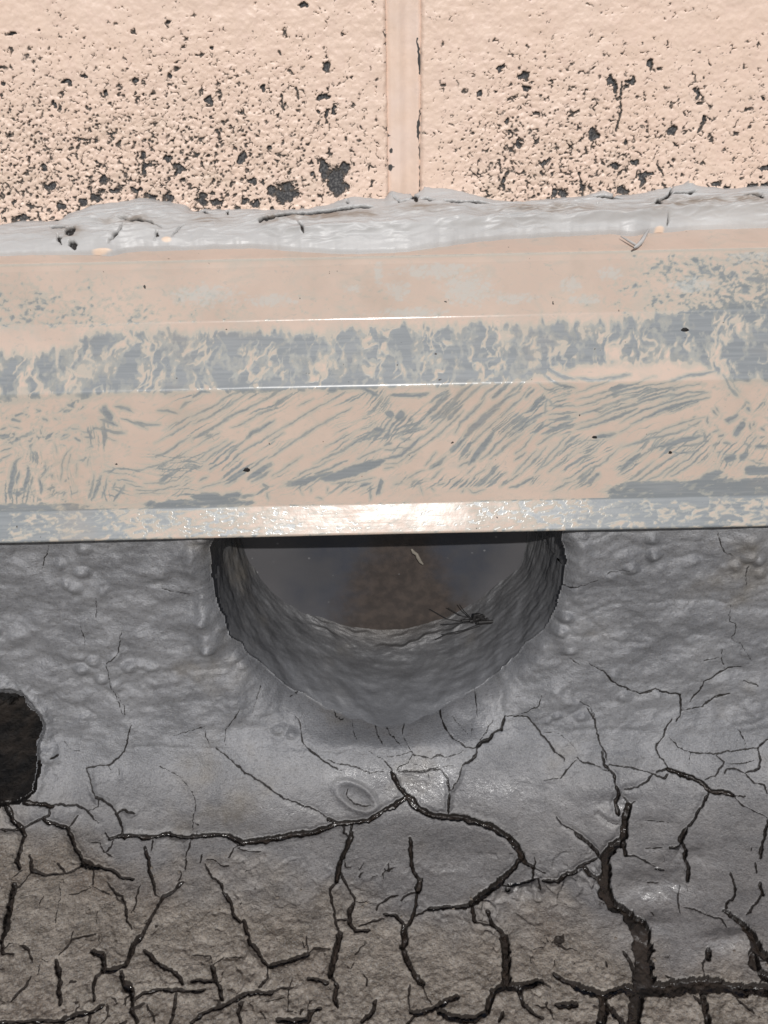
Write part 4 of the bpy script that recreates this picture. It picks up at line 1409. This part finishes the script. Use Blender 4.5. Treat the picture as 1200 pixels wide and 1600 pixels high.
def block(x0, x1, z0, z1, dense):
    if dense:
        step = 0.00028
        lo, hi = max(x0, -0.165), min(x1, 0.165)
        xs = span(lo, hi, step, x0, x1, 1.06); xs = np.clip(xs, x0, x1); xs = np.unique(np.round(xs, 7))
        zt = min(z1, CAM_Z + 0.024)
        zs = span(z0, zt, step, z0, z1); zs = np.unique(np.round(np.clip(zs, z0, z1), 7))
        XX, ZZ = np.meshgrid(xs, zs[::-1])
        Pb = np.stack([XX, np.zeros_like(XX), ZZ], -1)
        qx, qy = project0(Pb)
        v, hg, du = block_fields(qx, qy)
        fade = sstep(0.175, 0.20, np.abs(XX)); v = v * (1 - fade) - fade; hg = hg * (1 - fade)
        ed = np.minimum.reduce([XX - x0, x1 - XX, ZZ - z0, z1 - ZZ])
        rag = 0.0013 * (1 + 0.9 * fbm(XX * 300, ZZ * 300, 3, 214))
        hg = hg - 0.0016 * np.clip(1 - ed / np.maximum(rag, 1e-5), 0, 1) ** 2
        Pb[..., 1] -= hg
        # return rows / columns so that the block is a solid with depth
        def wrap(A, f):
            A = np.concatenate([f(A[:1]), A, f(A[-1:])], 0); return np.concatenate([f(A[:, :1]), A, f(A[:, -1:])], 1)
        def back(B): B = B.copy(); B[..., 1] = 0.09; return B
        Pw = wrap(Pb, back); keep = lambda B: B
        return grid_piece('concrete_block', Pw, None, M['block'], wall, dict(bare_shade=wrap(v, keep), dust=wrap(du, keep)))
    b = 0.0015
    vs = [(x0, 0.09, z0), (x1, 0.09, z0), (x1, 0.09, z1), (x0, 0.09, z1), (x0, b, z0), (x1, b, z0), (x1, b, z1), (x0, b, z1),
          (x0 + b, 0, z0 + b), (x1 - b, 0, z0 + b), (x1 - b, 0, z1 - b), (x0 + b, 0, z1 - b)]
    fs_ = [(8, 9, 10, 11), (4, 5, 9, 8), (5, 6, 10, 9), (6, 7, 11, 10), (7, 4, 8, 11), (0, 1, 5, 4), (1, 2, 6, 5), (2, 3, 7, 6), (3, 0, 4, 7)]
    return build('concrete_block', vs, fs_, M['far'], wall, flat=True)
Z0, Z1 = BOT, BOT + BH
block(JL - BW, JL, Z0, Z1, True)
block(JR, JR + BW, Z0, Z1, True)
GAP = JR - JL
for k in (1, 2):
    block(JL - BW - k * (BW + GAP), JL - k * (BW + GAP), Z0, Z1, False)
    block(JR + k * (BW + GAP), JR + BW + k * (BW + GAP), Z0, Z1, False)
for k in range(-3, 3):
    block(JL - BW / 2 + k * (BW + GAP), JL + BW / 2 + k * (BW + GAP), Z1 + GAP, Z1 + GAP + BH, False)
# tooled mortar joint between the two blocks
mx = np.linspace(JL - 0.0012, JR + 0.0012, 60); mz = span(Z0, CAM_Z + 0.024, 0.00035, Z0, Z1); mz = np.clip(mz, Z0, Z1)[::-1]
MX, MZ = np.meshgrid(mx, mz); Pm = np.stack([MX, np.zeros_like(MX), MZ], -1)
qx, qy = project0(Pm)
u = (MX - JL) / (JR - JL)
Pm[..., 1] = 0.0005 + 0.0011 * np.sin(np.clip(u, 0, 1) * np.pi) - 0.0010 * np.exp(-((u - 0.35) / 0.2) ** 2) - 0.0001 * fbm(qx / 20, qy / 26, 3, 221)
Pm[..., 1] += 0.0012 * sstep(0.12, -0.12, u) + 0.0012 * sstep(0.9, 1.1, u)
ck = np.full(qx.shape, -1.0)
pl = unroll(np.array([(652, 60), (655, 85), (657, 115), (664, 122), (671, 130), (670, 150), (666, 160), (658, 170), (655, 185), (653, 200), (655, 230), (658, 255), (657, 290), (656, 320)]))
for a, b in zip(pl[:-1], pl[1:]):
    d, _ = seg_dist(qx + 2 * noise(qx / 6, qy / 6, 222), qy, a, b)
    ck = np.maximum(ck, (1.6 + 1.3 * noise(qx / 30, qy / 16, 223) - d) * 0.5)
for cx, cy, r in ((622, 263, 4), (623, 236, 3), (620, 212, 2)):
    ck = np.maximum(ck, 1 - np.hypot(qx - cx + 3 * noise(qx / 4, qy / 4, 224), (qy - cy) * 0.7) / r)
grid_piece('mortar_joint', Pm, None, M['joint'], wall, dict(bare_shade=np.clip(ck, -1, 1)))
# bed joint of the courses above
def slab(name, x0, x1, y0, y1, z0, z1, mat, parent):
    vs = [(x, y_, z_) for z_ in (z0, z1) for y_ in (y0, y1) for x in (x0, x1)]
    return build(name, vs, [(0, 1, 5, 4), (2, 0, 4, 6), (3, 2, 6, 7), (1, 3, 7, 5), (4, 5, 7, 6), (2, 3, 1, 0)], mat, parent, flat=True)
slab('bed_joint', -1.2, 1.2, 0.003, 0.088, Z1 - 0.0005, Z1 + GAP + 0.0005, M['far'], wall)
slab('wall_core', -1.2, 1.2, 0.092, 0.2, GROUND_Z - 0.03, Z1 + 0.21, M['brick_core'], wall)
slab('wall_footing', -1.2, 1.2, 0.03, 0.0915, GROUND_Z - 0.03, Z0 - 0.002, M['brick_core'], wall)

# ------------------------------------------------------------------ sealant bead
TOPE = [(-60, 352), (0, 352), (30, 346), (95, 346), (105, 336), (120, 330), (150, 319), (200, 314), (215, 310), (255, 315), (290, 322), (302, 331), (320, 327), (345, 328), (400, 328),
        (443, 329), (480, 327), (513, 320), (550, 307), (600, 312), (613, 298), (647, 303), (663, 293), (700, 295), (733, 303), (767, 312), (800, 315), (860, 312),
        (910, 307), (943, 298), (967, 306), (1000, 303), (1040, 294), (1053, 292), (1068, 289), (1077, 282), (1086, 288), (1100, 291), (1133, 296), (1200, 291), (1260, 291)]
BOTE = [(-60, 398), (0, 396), (60, 394), (150, 394), (170, 396), (200, 389), (270, 387), (350, 384), (400, 384), (500, 391), (560, 393), (640, 389), (700, 380), (750, 373), (820, 368),
        (960, 361), (985, 366), (1010, 360), (1040, 359), (1080, 355), (1200, 352), (1260, 350)]
te, be = unroll(np.array(TOPE, float)), unroll(np.array(BOTE, float))
nts = 92
qcols = span(-300.0, 1500.0, 1.7, -6500, 7700, 1.15); nxs = len(qcols)
def smooth1(a, k):
    w = np.hanning(2 * k + 3)[1:-1]; w /= w.sum(); return np.convolve(np.pad(a, k, 'edge'), w, 'valid')
qt0 = np.interp(qcols, te[:, 0], te[:, 1]); qb0 = np.interp(qcols, be[:, 0], be[:, 1])
qtr = qt0 + 2.2 * fbm(qcols / 14, qcols * 0, 3, 231); qbr = smooth1(qb0, 8) + 1.2 * fbm(qcols / 20, qcols * 0 + 3, 3, 232)
qt, qb = smooth1(qt0, 40), smooth1(qb0, 40)
def ray0(qx_, qy_):
    return W_ + ((qx_ - 600) / FPX)[..., None] * X0 + ((qy_ - 800) / FPX)[..., None] * D0
r = ray0(qcols, qt); Ptop = CAM + r * ((-0.0010 - CAM[1]) / r[:, 1])[:, None]
r = ray0(qcols, qb)                                   # onto the sloping top flange
fl_n = np.array([0, -math.cos(math.radians(76)), math.sin(math.radians(76))]); fl_p = np.array([0, corners[0][0], corners[0][1]]) + fl_n * 0.0009
Pbot = CAM + r * (((fl_p - CAM) @ fl_n) / (r @ fl_n))[:, None]
tv = np.linspace(0, 1, nts)[:, None]
QXs = np.repeat(qcols[None], nts, 0); QYs = qt[None] + tv * (qb - qt)[None]
SPp = Ptop[None] * (1 - tv[..., None]) + Pbot[None] * tv[..., None]
r = ray0(qcols, qtr); Pt2 = CAM + r * ((-0.0010 - CAM[1]) / r[:, 1])[:, None]
r = ray0(qcols, qbr); Pb2 = CAM + r * (((fl_p - CAM) @ fl_n) / (r @ fl_n))[:, None]
SPp = SPp + (Pt2 - Ptop)[None] * ((1 - tv) ** 4)[..., None] + (Pb2 - Pbot)[None] * (tv ** 6)[..., None]
QYs = QYs + (qtr - qt)[None] * (1 - tv) ** 4 + (qbr - qb)[None] * tv ** 6
bulge = np.sin(np.pi * tv) ** 0.8 * (0.0022 + 0.0016 * fbm(QXs / 90, QYs / 50, 3, 233))
fold = (1 - np.abs(fbm(QXs / 70 + QYs / 40, QYs / 13 + 0.3 * fbm(QXs / 50, QYs / 30, 2, 235), 3, 234))) ** 3
hs = bulge + np.sin(np.pi * tv) * (0.0014 * fold * (0.4 + 0.6 * sstep(-0.1, 0.4, noise(QXs / 130, QYs / 60, 237))) + 0.00018 * fbm(QXs / 22, QYs / 8, 3, 236))
# a smoothed ridge along the lower third
hs += 0.0014 * np.exp(-((tv - 0.68) / 0.10) ** 2) * sstep(380, 520, QXs)
dark = np.full(QXs.shape, -1.0); sdirt = np.zeros(QXs.shape); pch = np.zeros(QXs.shape)
def sl_line(pts, w, g=1.0):
    global dark
    p = unroll(np.array(pts, float)); tot = np.concatenate([[0], np.cumsum(np.hypot(*np.diff(p, axis=0).T))])
    c0, c1 = np.searchsorted(qcols, [p[:, 0].min() - 14, p[:, 0].max() + 14]); sl = (slice(None), slice(c0, c1))
    for k in range(len(p) - 1):
        d, t = seg_dist(QXs[sl] + 2 * noise(QXs[sl] / 7, QYs[sl] / 7, 241), QYs[sl] + 1.6 * noise(QXs[sl] / 6, QYs[sl] / 6, 242), p[k], p[k + 1])
        gg = (tot[k] + t * (tot[k + 1] - tot[k])) / tot[-1]; tp = 0.3 + 0.7 * np.clip(np.minimum(gg, 1 - gg) / 0.25, 0, 1)
        dark[sl] = np.maximum(dark[sl], (w * 0.5 * tp - d) / 2.0 * g)
for pts, w in (([(408, 355), (440, 350), (465, 342), (490, 338), (520, 336), (550, 332), (580, 329)], 6.5), ([(660, 316), (677, 321)], 4), ([(693, 323), (715, 327), (740, 325), (765, 324)], 3.2),
               ([(645, 316), (652, 313)], 13), ([(800, 316), (827, 315)], 5), ([(925, 312), (945, 313), (970, 317)], 5.5), ([(953, 313), (965, 300)], 2), ([(1020, 328), (1030, 326)], 8),
               ([(1028, 322), (1040, 316), (1046, 305), (1050, 292)], 2.4), ([(1050, 306), (1075, 308), (1085, 302)], 3.5), ([(1181, 318), (1186, 320)], 8), ([(1155, 318), (1180, 317)], 1.5),
               ([(108, 373), (122, 368)], 8), ([(95, 381), (98, 380)], 8), ([(110, 386), (122, 387)], 6), ([(246, 373), (248, 374)], 9), ([(85, 365), (110, 366)], 2.2),
               ([(300, 328), (330, 342)], 1.8), ([(316, 330), (327, 343)], 3.0),
               ([(355, 330), (358, 343)], 2.2), ([(185, 350), (205, 354), (235, 356), (255, 362)], 1.4), ([(172, 384), (190, 370), (200, 360)], 1.2), ([(270, 374), (285, 362), (290, 358)], 1.2),
               ([(467, 360), (474, 366), (476, 374)], 2.0), ([(610, 305), (625, 322), (640, 318)], 1.4), ([(540, 313), (545, 322)], 1.6), ([(1042, 355), (1040, 340)], 1.4), ([(930, 327), (931, 328)], 3),
               ([(1010, 368), (1000, 384), (990, 387)], 2.0), ([(614, 298), (645, 304), (662, 294)], 2.2)):
    sl_line(pts, w * 1.35 + 0.6)
for cx, cy, rx, ry, a in ((210, 356, 60, 9, .45), (330, 352, 60, 10, .35), (520, 345, 80, 8, .7), (660, 335, 60, 10, .5), (850, 335, 120, 9, .5), (1080, 325, 80, 10, .6), (1170, 325, 60, 10, .6),
                          (115, 372, 30, 9, .5), (450, 352, 50, 8, .6), (1000, 340, 60, 8, .3)):
    c = unroll(np.array([cx, cy], float))
    sdirt = np.maximum(sdirt, a * np.exp(-((QXs - c[0]) / rx) ** 2 - ((QYs - c[1]) / ry) ** 2))
sdirt = np.clip(1.35 * sdirt * (0.6 + 1.2 * np.abs(fbm(QXs / 50, QYs / 7, 4, 243, 0.6)) * 2), 0, 1)
for cx, cy, rx, ry in ((1030, 360, 12, 6), (262, 379, 12, 5), (1078, 287, 5, 4), (160, 393, 24, 3)):
    c = unroll(np.array([cx, cy], float)); g = np.exp(-((QXs - c[0]) / rx) ** 2 - ((QYs - c[1]) / ry) ** 2)
    pch = np.maximum(pch, 0.8 * g); hs += 0.0004 * g
hs -= 0.0016 * sstep(-0.5, 0.6, dark)
ev = np.array([0, -0.62, 0.78])
SPp = SPp + ev * hs[..., None]
SPp[-1] -= fl_n * 0.0011; SPp[-2] -= fl_n * 0.0005
SPp[0, :, 1] = np.maximum(SPp[0, :, 1], 0.0006); SPp[1, :, 1] = np.minimum(SPp[1, :, 1], -0.0006)
seal = grid_piece('sealant_bead', SPp, None, M['sealant'], None, dict(dark=dark, dirt=sdirt, peach=pch))
seal['label'] = 'smeared light grey sealant bead between the block wall and the metal flashing'; seal['category'] = 'sealant'
# torn tab of sealant hanging over the flange
def ribbon(name, pts, y_off, w, mat, parent=None):
    p = unroll(np.array(pts, float)); r = ray0(p[:, 0], p[:, 1])
    if callable(y_off): C = y_off(r)
    else: C = CAM + r * ((y_off - CAM[1]) / r[:, 1])[:, None]
    n = len(C); vs = []; fs2 = []; sides = 6
    for k in range(n):
        t = C[min(k + 1, n - 1)] - C[max(k - 1, 0)]; t /= np.linalg.norm(t)
        a = np.cross(t, [0, 1, 0.3]); a /= np.linalg.norm(a); b = np.cross(t, a)
        rad = w[k] if hasattr(w, '__len__') else w
        for s_ in range(sides):
            q = 2 * math.pi * s_ / sides
            vs.append(C[k] + rad * (math.cos(q) * a + math.sin(q) * b * 0.6))
    for k in range(n - 1):
        for s_ in range(sides):
            s2 = (s_ + 1) % sides
            fs2.append((k * sides + s_, k * sides + s2, (k + 1) * sides + s2, (k + 1) * sides + s_))
    return vs, fs2
on_flange = lambda off: (lambda r: CAM + r * ((((fl_p + fl_n * off) - CAM) @ fl_n) / (r @ fl_n))[:, None])
vs, f2_ = ribbon('t', [(1013, 360), (1008, 368), (1003, 377), (996, 384), (990, 387)], on_flange(0.0006), [0.0006, 0.0009, 0.0010, 0.0008, 0.0003], None)
tab = build('torn_tab', vs, f2_, M['sealant'], seal, dict(dark=[-1] * len(vs), dirt=[0.1] * len(vs), peach=[0.3] * len(vs)))
vs, f2_ = ribbon('t', [(970, 369), (980, 375), (990, 381), (998, 385)], on_flange(0.0004), [0.0002, 0.0004, 0.0005, 0.0003], None)
build('torn_tab', vs, f2_, M['sealant'], seal, dict(dark=[-1] * len(vs), dirt=[0.1] * len(vs), peach=[0.2] * len(vs)))

# ------------------------------------------------------------------ small loose bits
def chip(name, px, py, size, face_y, label, seed, mat, parent=None, flat_=0.35):
    q = unroll(np.array([[px, py]], float)); r = ray0(q[:, 0], q[:, 1])
    c = (CAM + r * ((face_y(q) - CAM[1]) / r[:, 1])[:, None])[0]
    rs = np.random.RandomState(seed); bm_v = []; 
    k = 9
    for lev, (sc_, off) in enumerate(((0.75, 0.0), (1.0, 0.4), (0.55, 1.0))):
        for i in range(k):
            a = 2 * math.pi * i / k; rr_ = size * sc_ * (0.7 + 0.6 * rs.rand())
            bm_v.append((c[0] + rr_ * math.cos(a) * 1.2, c[1] - size * flat_ * off, c[2] + rr_ * math.sin(a) * 0.8))
    f = [(l * k + i, l * k + (i + 1) % k, (l + 1) * k + (i + 1) % k, (l + 1) * k + i) for l in range(2) for i in range(k)]
    ctr = len(bm_v); bm_v.append((c[0], c[1] - size * flat_ * 1.05, c[2]))
    f += [(2 * k + i, 2 * k + (i + 1) % k, ctr, ctr) for i in range(k)]
    me = bpy.data.meshes.new(name); me.from_pydata(bm_v, [], [tuple(dict.fromkeys(t)) for t in f]); me.materials.append(mat)
    o = bpy.data.objects.new(name, me); COL.objects.link(o)
    o['label'] = label; o['category'] = 'debris'
    return o
def flash_y(q):
    k = int(np.argmin(np.abs(rows_px[:n_front] - q[0, 1]))); return np.array([fp[k, 0]])
chip('black_chip', 1070, 516, 0.0011, flash_y, 'tiny black chip stuck on the grey band of the flashing, right side', 3, M['black'])
chip('black_chip', 386, 734, 0.0010, flash_y, 'tiny dark triangular chip on the lower flashing face among diagonal brush strokes', 5, M['black'])
chip('black_chip', 929, 683, 0.0006, flash_y, 'minute black speck at the end of a grey smear on the lower flashing face', 8, M['black'])
chip('black_chip', 1047, 707, 0.0006, flash_y, 'minute black speck right of centre on the lower flashing face', 9, M['black'])
chip('black_chip', 182, 725, 0.0005, flash_y, 'minute black speck on the left of the lower flashing face', 10, M['black'])
hole_y = HYW + DEPTH - 0.0045
vs, f2_ = ribbon('t', [(643, 858), (646, 863), (651, 866), (653, 871), (657, 878), (661, 882)], hole_y, [0.0004, 0.0008, 0.0007, 0.0008, 0.0007, 0.0003], None)
o = build('pale_fleck', vs, f2_, M['pale']); o['label'] = 'pale curled fleck stuck on the dark back of the pipe opening'; o['category'] = 'debris'
# tangle of dark fibres lying in the opening
rs = np.random.RandomState(12); av, af = [], []
def add_strand(pts, y_, w):
    v, f = ribbon('t', pts, y_, w, None); b0 = len(av); av.extend(v); af.extend([tuple(i + b0 for i in t) for t in f])
ty_ = HYW + DEPTH * 0.70
for k in range(16):
    a = rs.rand() * 2 * math.pi; L = 6 + 12 * rs.rand(); cx, cy = 752 + rs.randn() * 8, 970 + rs.randn() * 2.5
    add_strand([(cx - L * math.cos(a), cy - 0.35 * L * math.sin(a) - 1), (cx, cy + rs.randn() * 2), (cx + L * math.cos(a + 0.4), cy + 0.3 * L * math.sin(a + 0.4))], ty_ + rs.randn() * 0.001, 0.0006 + 0.0006 * rs.rand())
for pts in ([(745, 968), (720, 962), (700, 950)], [(742, 972), (715, 975), (690, 977)], [(748, 976), (725, 985), (700, 990), (680, 1000)], [(735, 965), (725, 955), (718, 945)], [(760, 966), (772, 972), (790, 965)],
            [(740, 974), (700, 968), (672, 952)], [(750, 978), (715, 990), (690, 992)]):
    add_strand(pts, ty_ - 0.001, 0.00022)
fib = build('fibre_tangle', av, af, M['black']); fib['label'] = 'small tangle of dark fibres lying on the lower right inside of the pipe opening'; fib['category'] = 'debris'

# ------------------------------------------------------------------ loose grit on the dirty crust
rs = np.random.RandomState(33)
cand = np.argwhere((dirt > 0.45) & (crack > 0.0001) & (np.abs(X) < 0.15) & (S > S_CREASE + 0.01) & (S < sarr[NR_DENSE - 1]))
wgt = np.exp(-crack[cand[:, 0], cand[:, 1]] / 0.0012) + 0.08
pick = cand[rs.choice(len(cand), 620, replace=False, p=wgt / wgt.sum())]
oct_v = np.array([(1, 0, 0), (-1, 0, 0), (0, 1, 0), (0, -1, 0), (0, 0, 1), (0, 0, -1), (.6, .6, .5), (-.6, .6, .5), (-.6, -.6, .5), (.6, -.6, .5)])
oct_f = [(4, 0, 6), (4, 6, 2), (4, 2, 7), (4, 7, 1), (4, 1, 8), (4, 8, 3), (4, 3, 9), (4, 9, 0), (0, 2, 6), (2, 1, 7), (1, 3, 8), (3, 0, 9), (5, 2, 0), (5, 1, 2), (5, 3, 1), (5, 0, 3)]
gv, gf = [], []
for jj, kk_ in pick:
    p = P[jj, kk_]; r_ = 0.00016 + 0.0005 * rs.rand() ** 3
    a_ = rs.rand() * 6.28; ca, sa = math.cos(a_), math.sin(a_)
    v = oct_v * (1 + 0.5 * (rs.rand(10, 1) - 0.5)) * r_ * (1, 0.75 + 0.5 * rs.rand(), 0.6)
    v = np.stack([v[:, 0] * ca - v[:, 1] * sa, v[:, 0] * sa + v[:, 1] * ca, v[:, 2] + 0.2 * r_], 1) + p
    b0 = len(gv); gv.extend(v.tolist()); gf.extend([(a + b0, b + b0, c + b0) for a, b, c in oct_f])
grit = build('loose_grit', gv, np.array(gf), mat_plain('grit', (0.17, 0.145, 0.12), 0.8), None, flat=True)
grit['kind'] = 'stuff'; grit['label'] = 'loose brown grit scattered along the cracks of the ground'; grit['category'] = 'grit'
